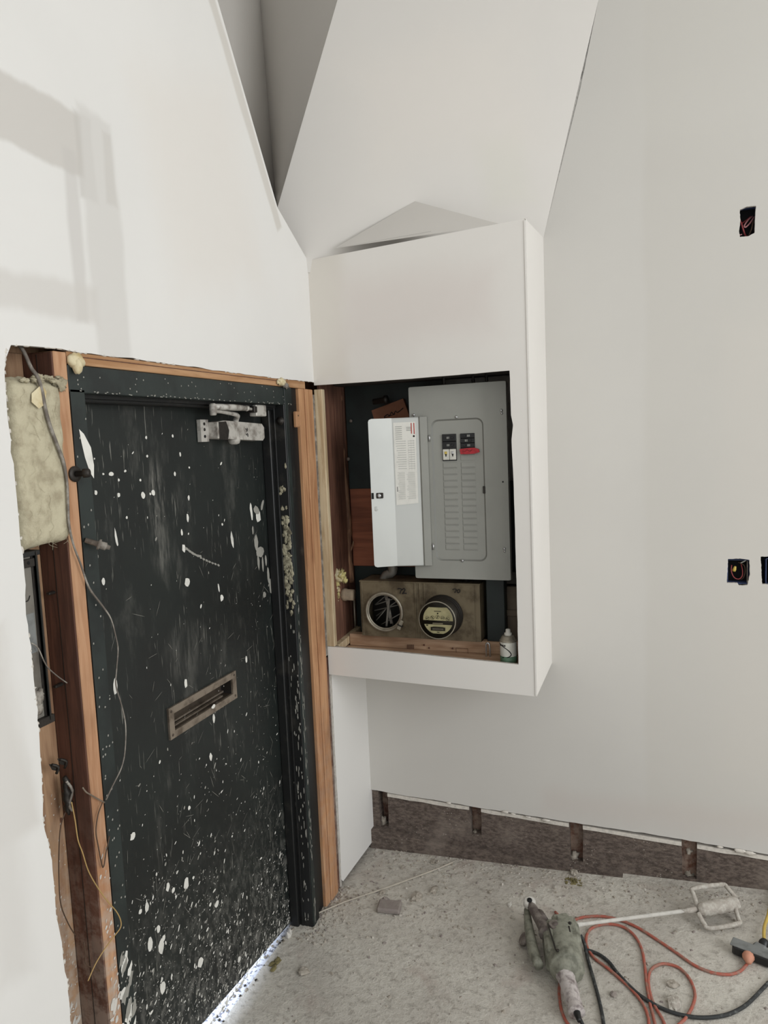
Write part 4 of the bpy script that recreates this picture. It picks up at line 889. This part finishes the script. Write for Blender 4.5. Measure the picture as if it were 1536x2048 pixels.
for (a1, a2) in (((-.06, -.035), (.06, .05)), ((-.062, .015), (.0, .065)), ((-.05, .02), (.035, .05)), ((-.03, -.065), (.065, -.01)), ((.045, .06), (.065, -.045)), ((-.055, -.05), (-.01, .0)), ((-.065, -.01), (.05, .02)), ((.02, -.07), (-.02, .07))):
    b.tube([(cL.x+a1[0], yb-.03*random.random(), cL.z+a1[1]), (cL.x+a2[0], yb-.03*random.random(), cL.z+a2[1])], .0025, 'steel_box', 6, smooth=0)
b.beam((cL.x-.005, yb-.02, cL.z+.06), (cL.x+.015, yb-.02, cL.z-.06), .012, .006, 'cable_grey', up=(0, 1, 0)); b.beam((cL.x+.012, yb-.03, cL.z+.05), (cL.x-.005, yb-.03, cL.z-.07), .008, .006, 'steel_box', up=(0, 1, 0))
b.box((MX0+.004, MY+.128, MZ0+.004), (.35, MY+.139, MZ1-.004), 'meter_dark')
b.build('socket_jaws', mb_)
# "72" and "70" by hand
def stroke(pts, r=.0024):
    b.tube([F(*t, .1165) for t in pts], r, 'black_ink', 6, smooth=3)
k = lambda X, Y: (640+X/3.657, 1130+Y/3.657)
b = MB(); stroke([k(568, 176), k(580, 172), k(598, 178), k(590, 192), k(586, 210)]); stroke([k(600, 182), k(612, 172), k(622, 180), k(614, 196), k(602, 210), k(618, 206), k(634, 208)]); b.build('number_mark', mb_, label='handwritten black 72')
b = MB(); stroke([k(970, 180), k(982, 175), k(998, 180), k(990, 192), k(986, 204)], .0018); stroke([k(1012, 180), k(1003, 190), k(1008, 204), k(1020, 198), k(1022, 184), k(1012, 180)], .0018); b.build('number_mark', mb_, label='handwritten black 70')
for t in ((1040, 190), (1058, 200), (1065, 188)): pass
# the plugged-in meter
mt = thing('electric_meter', 'round glass electricity meter plugged into the right socket of the brown meter box', 'electric meter', (cR.x, MY, cR.z))
b = MB(); b.lathe((cR.x, MY+.004, cR.z), (0, -1, 0), [(0, .073), (.006, .084), (.010, .085), (.016, .083), (.018, .079), (.024, .079), (.030, .079)], 'meter_dark', 36); b.build('base_ring', mt)
b = MB(); b.lathe((cR.x, MY-.024, cR.z), (0, -1, 0), [(0, .078), (.02, .0775), (.022, .074), (.050, .073)], 'meter_dark', 36); b.build('meter_body', mt, label='dusty dark meter drum')
b = MB(); b.lathe((cR.x, MY-.03, cR.z), (0, -1, 0), [(0, .076), (.055, .0745), (.066, .070), (.072, .060), (.0735, .0)], 'meter_glass', 36, cap=False); b.build('glass_cover', mt, label='glass cover')
b = MB(); b.tube([(cR.x+.0745*cos(2*pi*q/36), MY-.088, cR.z+.0745*sin(2*pi*q/36)) for q in range(36)], .0025, 'galvanised', 6, close=True, smooth=0); b.build('rim', mt)
FY = MY-.0745; b = MB()
def seg(za, zb2, r, n=20):
    out = []; 
    a0_ = math.asin(za/r); a1_ = math.asin(zb2/r)
    out += [(r*cos(a0_+(a1_-a0_)*q/n), r*sin(a0_+(a1_-a0_)*q/n)) for q in range(n+1)]
    return out+[(-u, v) for u, v in out[::-1]]
fdial = lambda u, v, w_: Vector((cR.x+u, FY-w_, cR.z+v))
b.plate([seg(-.004, .048, .0595)], fdial, .003, 'dial_cream'); b.plate([seg(-.056, -.020, .0595)], fdial, .003, 'dial_cream')
for q in range(9): b.box((cR.x-.014+.0032*q, FY-.0006, cR.z+.031), (cR.x-.014+.0032*q+.002, FY, cR.z+.0345), 'black_ink')
b.lathe((cR.x, FY, cR.z+.024), (0, -1, 0), [(0, .003), (.0006, .003)], 'black_ink', 10)
for q in range(4): b.box((cR.x-.022, FY-.0006, cR.z-.0295-.006*0-.0), (cR.x+.022, FY, cR.z-.0285), 'black_ink')
b.box((cR.x-.005, FY-.0006, cR.z-.052), (cR.x+.005, FY, cR.z-.049), 'black_ink'); b.box((cR.x-.048, FY-.0006, cR.z-.026), (cR.x-.04, FY, cR.z-.022), 'black_ink');
dp = b.build('dial_plate', mt, label='cream meter dial plate')
for q in range(5):
    x_ = -.042+.0205*q; z_ = .010-.003*abs(q-2); b = MB()
    b.tube([(cR.x+x_+.0075*cos(2*pi*s_/14), FY-.0004, cR.z+z_+.0075*sin(2*pi*s_/14)) for s_ in range(14)], .0006, 'bronze_dark', 5, close=True, smooth=0)
    a_ = (.3, 2.2, 1.2, .1, 2.6)[q]; b.tube([(cR.x+x_-.006*cos(a_), FY-.001, cR.z+z_-.006*sin(a_)), (cR.x+x_+.006*cos(a_), FY-.001, cR.z+z_+.006*sin(a_))], .0012, 'black_ink', 5, smooth=0); b.build('dial', dp)

b = MB(); b.box((cR.x-.029, FY-.004, cR.z-.044), (cR.x+.029, FY, cR.z-.030), 'meter_dark', .001); b.box((cR.x-.022, FY-.005, cR.z-.040), (cR.x+.022, FY-.003, cR.z-.034), 'steel_box', .0005); b.build('rotor_window', mt)
b = MB(); b.box((cR.x-.021, FY-.003, cR.z-.018), (cR.x+.020, FY+.002, cR.z-.013), 'galvanised', .0006); b.build('name_plate', mt)
# spray can
sx_, sy_ = F(1016, 1300, .05).x, yy(.052); SZ = 1.0335
cn = thing('spray_can', 'white and green aerosol spray can at the right end of the sill', 'spray can', (sx_, sy_, SZ))
b = MB(); b.lathe((sx_, sy_, SZ), (0, 0, 1), [(0, .030), (.003, .032), (.030, .0325)], 'can_green', 28, cap=True); b.lathe((sx_, sy_, SZ), (0, 0, 1), [(.030, .0325), (.085, .0325)], 'white_plastic', 28, cap=False)
b.lathe((sx_, sy_, SZ+.085), (0, 0, 1), [(0, .0335), (.004, .0335), (.005, .031), (.020, .024), (.022, .020)], 'galvanised', 28)
b.tube([(sx_+.0328*sin(a_), sy_-.0328*cos(a_), SZ+z_) for a_, z_ in ((-1.2, .078), (-.5, .07), (.2, .055), (.5, .04), (.2, .03), (-.6, .026))], .0018, 'black_ink', 6)
for q in range(4): a_ = -.9+.22*q; b.box((sx_+.0326*sin(a_)-.0028, sy_-.0333*cos(a_), SZ+.070), (sx_+.0326*sin(a_)+.0028, sy_-.0333*cos(a_)+.002, SZ+.076), 'black_ink')
b.build('can_body', cn)
b = MB(); b.lathe((sx_, sy_, SZ+.106), (0, 0, 1), [(0, .015), (.010, .015), (.012, .010), (.024, .009), (.026, .006)], 'white_plastic', 18); b.build('nozzle', cn)
b = MB(); v = F(975, 1290, .115)
b.tube([(v.x-.006, v.y, 1.03), (v.x-.006, v.y, 1.078), (v.x-.002, v.y, 1.087), (v.x+.004, v.y, 1.087), (v.x+.008, v.y, 1.078), (v.x+.010, v.y, 1.03)], .0035, 'zinc', 8)
b.build('metal_hook', label='shiny bent metal rod standing on the sill left of the spray can', category='hook')
# ================================================================== SWITCH BOXES on the back wall
def elbox(px0_, py0_, px1_, py1_, label, wires):
    a_, c_ = B(px0_, py0_, .016), B(px1_, py1_, .016); x0, x1, z1, z0 = a_.x, c_.x, a_.z, c_.z; y0 = .0209*x0+.018
    t = thing('electrical_box', label, 'electrical box', ((x0+x1)/2, y0, z0), 'switch boxes in the back wall')
    b = MB(); d = .05; th = .002
    b.box((x0, y0+d, z0), (x1, y0+d+th, z1), 'blue_plastic'); b.box((x0, y0, z0), (x0+th, y0+d, z1), 'blue_plastic'); b.box((x1-th, y0, z0), (x1, y0+d, z1), 'blue_plastic'); b.box((x0, y0, z1-th), (x1, y0+d, z1), 'blue_plastic'); b.box((x0, y0, z0), (x1, y0+d, z0+th), 'blue_plastic')
    b.build('box_shell', t)
    W, H = x1-x0, z1-z0
    for mat, r, pts in wires:
        MB().tube([(x0+W*u, y0+dd, z0+H*v) for u, v, dd in pts], r, mat, 7).build('wire', t)
    return t, (x0, y0, z0, W, H)
elbox(1476, 414, 1514, 474, 'upper dark blue switch box with red wires high on the back wall', [
    ('pink_wire', .0028, [(.85, .75, .045), (.6, .62, .02), (.35, .42, .008), (.42, .36, .006), (.65, .48, .012), (.92, .72, .04)]),
    ('red_wire', .0032, [(.1, .65, .02), (.2, .5, .012), (.3, .3, .010), (.42, .14, .02), (.6, .08, .035)]),
    ('red_wire', .0028, [(.1, .5, .03), (.4, .6, .04), (.75, .75, .045)]), ('pink_wire', .002, [(.02, .24, .01), (.1, .14, .004), (.22, .15, .006)]), ('wire_brown', .003, [(.85, .6, .03), (.75, .3, .02), (.6, .1, .03)])])
t_, (x0, y0, z0, W, H) = elbox(1455, 1119, 1500, 1168, 'lower dark blue switch box with yellow wire nut on the back wall', [
    ('red_wire', .002, [(.2, .75, .012), (.18, .5, .008), (.3, .25, .006), (.5, .18, .006), (.66, .3, .008), (.68, .55, .01), (.62, .8, .02)]),
    ('wire_brown', .002, [(.5, .85, .02), (.75, .75, .015), (.8, .5, .01), (.7, .2, .012), (.55, .12, .03)]), ('white_plastic', .0025, [(.6, .82, .02), (.75, .92, .008), (.82, .96, .01)])])
MB().lathe((x0+W*.30, y0+.012, z0+H*.50), (.25, -.2, 1), [(0, .0065), (.008, .007), (.02, .004), (.021, .002)], 'wirenut', 12).build('wire_nut', t_)
MB().box((x0+W*.86, y0-.002, z0+H*.05), (x0+W*.90, y0+.01, z0+H*.95), 'cable_grey', .0005).build('box_rim', t_)
t_, (x0, y0, z0, W, H) = elbox(1532, 1117, 1570, 1170, 'dark switch opening cut off by the right edge beside the lower switch box', [('wire_brown', .002, [(.3, .8, .02), (.5, .5, .01), (.4, .2, .02)])])
# ================================================================== THINGS ON THE FLOOR
def g(X, Y, z=.0, mode=6):
    v = Z(980+X/2.763, 1700+Y/2.763, z); return Vector((v.x, v.y, z+floor_z(v.x, v.y)))
dr = thing('mixing_drill', 'dusty green paddle mixing drill with long white shaft lying on the floor', 'drill', (.95, -.55, 0))
# gearbox
H_ = .062
ga, gb_ = g(395, 470, H_), g(425, 650, H_); ax = (gb_-ga).normalized(); sd = Vector((ax.y, -ax.x, 0)).normalized(); sd = -sd if sd.x < 0 else sd
b = MB(); b.tube([ga-ax*.028, ga-ax*.012, ga+ax*.02, ga+ax*.10, ga+ax*.17, gb_+ax*.012, gb_+ax*.035], [.035, .056, .061, .063, .062, .054, .036], 'drill_green', 14, smooth=3)
b.box(ga-Vector((.03, .052, .045))+sd*.006, ga+Vector((.05, .052, .052))+sd*.006, 'drill_green', .014, Matrix.Rotation(math.atan2(ax.y, ax.x)+pi/2, 3, 'Z'))
Rg = Matrix.Rotation(math.atan2(sd.y, sd.x), 3, 'Z')
cc = ga+sd*.005+ax*.03; b.box(cc-Vector((.064, .060, .058)), cc+Vector((.058, .06, .050)), 'drill_green', .015, Rg)
cc = ga-sd*.045+ax*.06; b.box(cc-Vector((.025, .075, .05)), cc+Vector((.02, .085, .042)), 'drill_green', .010, Rg)
b.build('gear_housing', dr)
b = MB(); top = ga+ax*.045+sd*.012
for k in range(3): b.box(top+sd*(.012*k-.012)+Vector((-.003, -.016, .052)), top+sd*(.012*k-.012)+Vector((.003, .016, .0585)), 'dark_steel', .001, Rg)
b.beam(ga-sd*.05+ax*.02+Vector((0, 0, .055)), ga-sd*.035+ax*.15+Vector((0, 0, .05)), .004, .006, 'dark_steel')
for q, w_ in ((.01, .03), (.16, -.03)):
    b.lathe(ga+ax*q+sd*w_+Vector((0, 0, .054)), (0, 0, 1), [(0, .006), (.004, .006), (.005, .003)], 'dark_steel', 8)
b.build('vent_slots', dr)
b = MB(); cc = ga-sd*.022+ax*.018; b.lathe(cc+Vector((0, 0, .046)), (0, 0, 1), [(0, .026), (.008, .026), (.010, .021), (.008, .012), (.012, .010)], 'drill_metal', 18); b.build('bearing_cap', dr)
b = MB(); cc = ga-sd*.03+ax*.075; b.box(cc+Vector((-.007, -.004, .046)), cc+Vector((.007, .004, .0495)), 'white_plastic', .001, Rg); b.build('badge', dr)
ta, tb = g(400, 640, .055), g(480, 900, .04); 
b = MB(); d_h = (tb-ta); b.tube([ta-d_h*.10, ta+d_h*.08, ta+d_h*.35, ta+d_h*.6, ta+d_h*.85, ta+d_h*1.0], [.038, .036, .029, .027, .024, .028], 'drill_dusty', 12, smooth=3, jit=.05); b.build('handle_grip', dr, label='white-dusted main handle')
b = MB(); b.tube([tb, tb+d_h*.08, tb+d_h*.16], [.012, .010, .007], 'black_plastic', 10); b.build('strain_relief', dr)
# side handle bracket with eye
e1g, e2g = g(222, 300, .075), g(300, 430, .085)
b = MB(); b.tube([e1g, e1g+(e2g-e1g)*.5, e2g, e2g+ax*.04], [.016, .020, .024, .024], 'drill_metal', 8, smooth=2); b.tube([g(205, 330, .05), g(215, 430, .05), g(240, 560, .05), g(270, 640, .05)], [.012, .017, .02, .018], 'drill_green', 8); b.tube([g(270, 350, .08), g(300, 400, .08)], [.018, .02], 'drill_metal', 8)
b.build('handle_bracket', dr, label='dark metal handle bracket')
b = MB(); b.lathe(e1g+Vector((-.004, .006, -.01)), (0.1, -.4, 1), [(0, .016), (.004, .024), (.026, .024), (.030, .016)], 'dusty_white', 12); b.lathe(e1g+Vector((-.001, -.005, .019)), (.1, -.4, 1), [(0, .010), (.0025, .010)], 'black_void', 12); b.build('handle_eye', dr, label='white metal eye with a dark hole')
b = MB(); cc = g(300, 395, .095); b.lathe(cc, (0, 0, 1), [(0, .011), (.006, .010), (.008, .006)], 'drill_metal', 12); b.build('bolt', dr)
b = MB(); b.lathe(g(200, 500, .02)-Vector((0, 0, 0)), (-.7, -.2, .5), [(0, .022), (.012, .026), (.018, .022), (.02, .012)], 'drill_metal', 16); b.build('side_cap', dr)
# chuck boss + shaft
s0g, s1g = g(440, 420, .085), g(1140, 350, .05)
dsh = (s1g-s0g); dn = dsh.normalized()
b = MB(); b.box(g(405, 418, .075)-Vector((.036, .032, .028)), g(405, 418, .075)+Vector((.030, .032, .03)), 'drill_green', .008, Matrix.Rotation(math.atan2(dn.y, dn.x), 3, 'Z')); b.lathe(g(342, 425, .085), (-.1, -.5, 1), [(0, .018), (.02, .018), (.021, .013), (.018, .012)], 'drill_metal', 14); b.build('chuck', dr)
b = MB(); b.tube([s0g, s0g+dn*.02, s0g+dn*.021, s0g+dn*.05, s0g+dn*.051, s1g], [.012, .012, .008, .008, .0065, .0075], 'dusty_white', 10, smooth=0); b.tube([s1g-dsh*.12, s1g+dsh*.02], [.0075, .012], 'plaster_coat', 10, smooth=0, jit=.1); b.build('mixer_shaft', dr, label='white mixer shaft')
pe = g(1365, 325, .052); s1g = g(1150, 355, .052)
b = MB(); b.tube([s1g, s1g+(pe-s1g)*.12, s1g+(pe-s1g)*.5, pe], [.012, .024, .026, .024], 'plaster_coat', 14, smooth=8, jit=.10)
loops = [[g(1150, 345, .05), g(1125, 270, .075), g(1125, 240, .08), g(1280, 225, .085), g(1310, 240, .08), g(1360, 300, .055)],
         [g(1150, 365, .05), g(1185, 430, .022), g(1215, 452, .018), g(1370, 435, .018), g(1372, 410, .02), g(1355, 345, .05)],
         [g(1150, 355, .055), g(1145, 300, .10), g(1180, 292, .105), g(1330, 275, .105), g(1362, 320, .06)]]
for lp_ in loops[:2]: b.tube(lp_, .0085, 'plaster_coat', 8, smooth=3, jit=.12)
b.build('mixer_paddle', dr, label='plaster-caked mixing paddle')
def cord(name, strands, r, mat, label, cat='cord', z=None):
    b = MB()
    for st in strands: b.tube([g(X, Y, r+.001 if len(t3) == 0 else t3[0]) for (X, Y, *t3) in st], r, mat, 8, smooth=5)
    return b.build(name, label=label, category=cat, origin=(ORG_C))
ORG_C = (1.3, -.6, 0)
cord('extension_cord', [
    [(360, 345), (410, 390, .01), (455, 392), (520, 376), (620, 374), (720, 397), (820, 440), (930, 508), (1030, 573), (1130, 640), (1230, 680), (1320, 690), (1380, 675), (1420, 640)],
    [(885, 1060), (878, 990), (875, 930), (850, 860), (800, 790), (720, 712), (640, 645), (570, 590), (532, 520), (540, 460), (580, 427), (660, 416), (740, 435), (800, 482), (838, 550), (855, 640), (865, 740), (885, 850), (912, 961), (930, 1060)],
    [(990, 1060), (960, 950), (910, 860), (882, 780), (876, 700), (900, 652), (960, 630), (1040, 650), (1100, 708), (1132, 790), (1120, 860), (1080, 930), (1030, 980), (990, 1060)],
    [(430, 640, .02), (385, 740), (388, 850), (412, 930), (445, 985), (470, 1060)]], .0052, 'cord_red', 'dusty red extension cord looped on the floor beside the drill')
cord('electric_cable', [[(478, 895, .035), (495, 930, .02), (515, 975), (530, 1060)],
    [(500, 470, .04), (522, 520, .02), (540, 600), (568, 700), (598, 810), (618, 900), (630, 975), (640, 1060)],
    [(520, 552), (560, 560), (610, 582), (660, 622), (700, 675), (740, 720), (800, 780), (860, 825), (930, 865), (1000, 895), (1080, 916), (1160, 926), (1250, 922), (1330, 903), (1410, 860), (1470, 805), (1530, 745), (1600, 690)]], .0062, 'cord_black', 'black dusty power cord crossing the floor below the drill')
tp = thing('power_splitter', 'black dusty three-way power splitter at the right edge of the floor', 'power splitter', (1.66, -.44, 0))
c0_, c1_ = g(1345, 545, .02), g(1560, 625, .02)
b = MB(); b.beam(c0_, c1_, .05, .036, 'black_plastic', bev=.006); b.build('splitter_body', tp)
b = MB(); cm = (c0_+c1_)/2; dd_ = (c1_-c0_).normalized(); pp = Vector((-dd_.y, dd_.x, 0)); b.beam(cm-dd_*.07+Vector((0, 0, .018)), cm+dd_*.06+Vector((0, 0, .018)), .046, .006, 'dust_grey', bev=.002); b.beam(cm+pp*.01+dd_*.01, cm+pp*.055+dd_*.02, .05, .036, 'dust_grey', bev=.01); b.build('splitter_top', tp, label='dust-grey top')
cm2 = cm+pp*.055+dd_*.02; b = MB(); b.lathe(cm2, pp, [(0, .016), (.02, .014), (.022, .017), (.034, .015)], 'black_plastic', 14); b.build('cord_collar', tp)
b = MB(); p_ = cm2+pp*.03; b.tube([p_, g(1515, 460, .02), g(1536, 400, .02), g(1560, 300, .012), g(1620, 150, .008)], .006, 'cord_yellow', 8); b.build('splitter_cord', tp, label='yellow cord')
b = MB(); p_ = g(1428, 600, .022); b.tube([p_+Vector((-.002, -.026, -.008)), p_+Vector((-.001, -.012, .0)), p_, p_+Vector((.004, .022, 0))], [.008, .017, .021, .016], 'plug_salmon', 12); b.build('cord_plug', label='salmon plug of the red cord pushed into the black splitter', category='plug')
# pale stick
b = MB(); P_ = [Z(*t) for t in ((583, 1851), (640, 1828), (690, 1806), (760, 1780), (830, 1752), (880, 1733), (910, 1720))]
b.tube([Vector((p.x, p.y, floor_z(p.x, p.y)+.007)) for p in P_], .0032, 'pale_stick', 6, smooth=2, jit=.08); b.build('thin_stick', label='thin pale stick lying diagonally on the floor from the door foot', category='stick')
# larger rubble pieces
def chunk(px, py, wpx, hpx, mat, label, name='rubble_piece', cat='rubble', grp='rubble pieces on the floor', amp=.35, flat=.5):
    v = Z(px, py+hpx*.3); r = wpx/2/480; ry = hpx/2/480*1.6; z_ = floor_z(v.x, v.y); b = MB()
    b.blob((v.x, v.y, z_+min(r, ry)*flat*.7), (r, ry, min(r, ry)*flat), mat, amp, 7, sub=(9, 6), smooth=False, seed=px)
    return b.build(name, label=label, category=cat, group=grp)
v = Z(780, 1818); b = MB(); b.box((v.x-.050, v.y-.035, floor_z(v.x, v.y)), (v.x+.046, v.y+.035, .022+floor_z(v.x, v.y)), 'brick_bit', .006, Matrix.Rotation(.15, 3, 'Z')); b.blob((v.x-.03, v.y+.03, .012+floor_z(v.x, v.y)), (.018, .014, .012), 'brick_bit', .4, 7, smooth=False)
b.build('brick_fragment', label='greyish brown brick fragment, largest lump on the floor near the corner', category='brick')
chunk(834, 1790, 24, 16, 'rubble', 'pale flat rubble lump right of the brick fragment')
chunk(868, 1774, 16, 16, 'rubble', 'pale crumbly rubble lump up and right of the brick fragment')
chunk(765, 1782, 12, 10, 'rubble', 'small pale lump just above the brick fragment')
chunk(805, 1725, 8, 12, 'rubble', 'small upright pale crumb near the masonry band left of the stick end')
chunk(866, 1714, 9, 14, 'rubble', 'pale crumb against the masonry band above the stick end')
chunk(606, 1942, 20, 12, 'rubble', 'flat pale chip on the floor right of the lit door gap')
chunk(1348, 2003, 20, 22, 'plaster_coat', 'pale plaster clod inside the red cord loop')
chunk(1345, 1968, 20, 10, 'rubble', 'flat crumb above the plaster clod in the cord loop')
chunk(1227, 1988, 12, 8, 'brick_bit', 'small brown chip between drill and red cord strands')
chunk(1020, 1806, 8, 10, 'dusty_white', 'white crumb just left of the drill handle eye')
chunk(1148, 1746, 16, 14, 'rubble', 'round pale pebble at the foot of the masonry band above the moss tuft')
chunk(980, 1700+82, 9, 7, 'rubble', 'small pale pebble between stick end and drill')
b = MB(); v = Z(577, 1872); b.blob((v.x+.005, v.y, .014), (.010, .016, .018), 'dusty_white', .5, 6, sub=(9, 6), smooth=False); b.build('plaster_flake', label='white plaster flake standing in the lit gap at the door foot', category='flake')
b = MB(); v = Z(548, 1930)
for i in range(6): b.blob((v.x+random.uniform(-.012, .012), v.y+random.uniform(-.03, .03), .004), (.010, .014, .004), 'straw_moss', .6, 8, sub=(8, 5), seed=i)
b.build('dry_leaf', label='dry greenish leaf scrap beside the lit door gap', category='leaf')
b = MB(); v = Z(1148, 1766)
for i in range(40):
    a_ = random.uniform(0, 2*pi); r = random.random()*.035; p_ = Vector((v.x+r*cos(a_)*1.3, v.y+r*sin(a_)*.8, floor_z(v.x, v.y))); b.tube([p_, p_+Vector((random.uniform(-.01, .01), random.uniform(-.01, .01), random.uniform(.003, .014)))], .0013, 'straw_moss', 4, smooth=0); b.blob(p_, (.006, .006, .003), 'straw_moss', .5, 7, sub=(6, 4), seed=i)
b.build('moss_tuft', label='yellowish brown fibre tuft on the floor against the masonry band', category='fibre')
# loose debris
b = MB(); rd = random.Random(21)
def crumb(x_, y_, s_, mat):
    z_ = floor_z(x_, y_); q = Matrix.Rotation(rd.uniform(0, 6), 3, 'Z'); vs = []
    for (a_, c_, e_) in ((-1, -1, 0), (1, -1, 0), (1, 1, 0), (-1, 1, 0), (-.6, -.6, 1), (.6, -.5, .8), (.5, .6, 1), (-.5, .5, .7)):
        vs.append(Vector((x_, y_, z_))+q@Vector((a_*s_*rd.uniform(.6, 1.3), c_*s_*rd.uniform(.5, 1), e_*s_*rd.uniform(.5, 1.1))))
    b.add(vs, [(4, 5, 6, 7), (0, 1, 5, 4), (1, 2, 6, 5), (2, 3, 7, 6), (3, 0, 4, 7)], mat)
for i in range(2600):
    m_ = rd.random()
    if m_ < .38: x_ = rd.uniform(.02, 1.8); y_ = .0-abs(rd.gauss(0, .10))+.02*x_-.01
    elif m_ < .55: y_ = rd.uniform(-.75, -.35); x_ = abs(rd.gauss(-.0, .07))-.03
    elif m_ < .72: x_ = rd.gauss(.35, .22); y_ = rd.gauss(-.35, .18)
    else: x_ = rd.uniform(.0, 2.); y_ = rd.uniform(-1.3, -.02)
    if x_ < (.01 if y_ > -.37 else -.06) or y_ > -.012: continue
    crumb(x_, y_, .0013+.0058*rd.random()**3, rd.choice(('rubble', 'rubble', 'brick_bit', 'plaster_coat', 'rubble')))
b.build('floor_debris', origin=(.5, -.4, 0), label='loose plaster crumbs and grit scattered over the concrete floor', category='debris', kind='stuff')
b = MB(); rd = random.Random(5)
for i in range(120):
    y_ = rd.uniform(-.60, -.38); crumb(rd.uniform(-.03, .02), y_, rd.uniform(.003, .009), rd.choice(('rubble', 'plaster_coat', 'brick_bit')))
b.build('rubble_heap', label='grey rubble heaped at the foot of the studs right of the door', category='rubble', kind='stuff', origin=(0, -.5, 0))
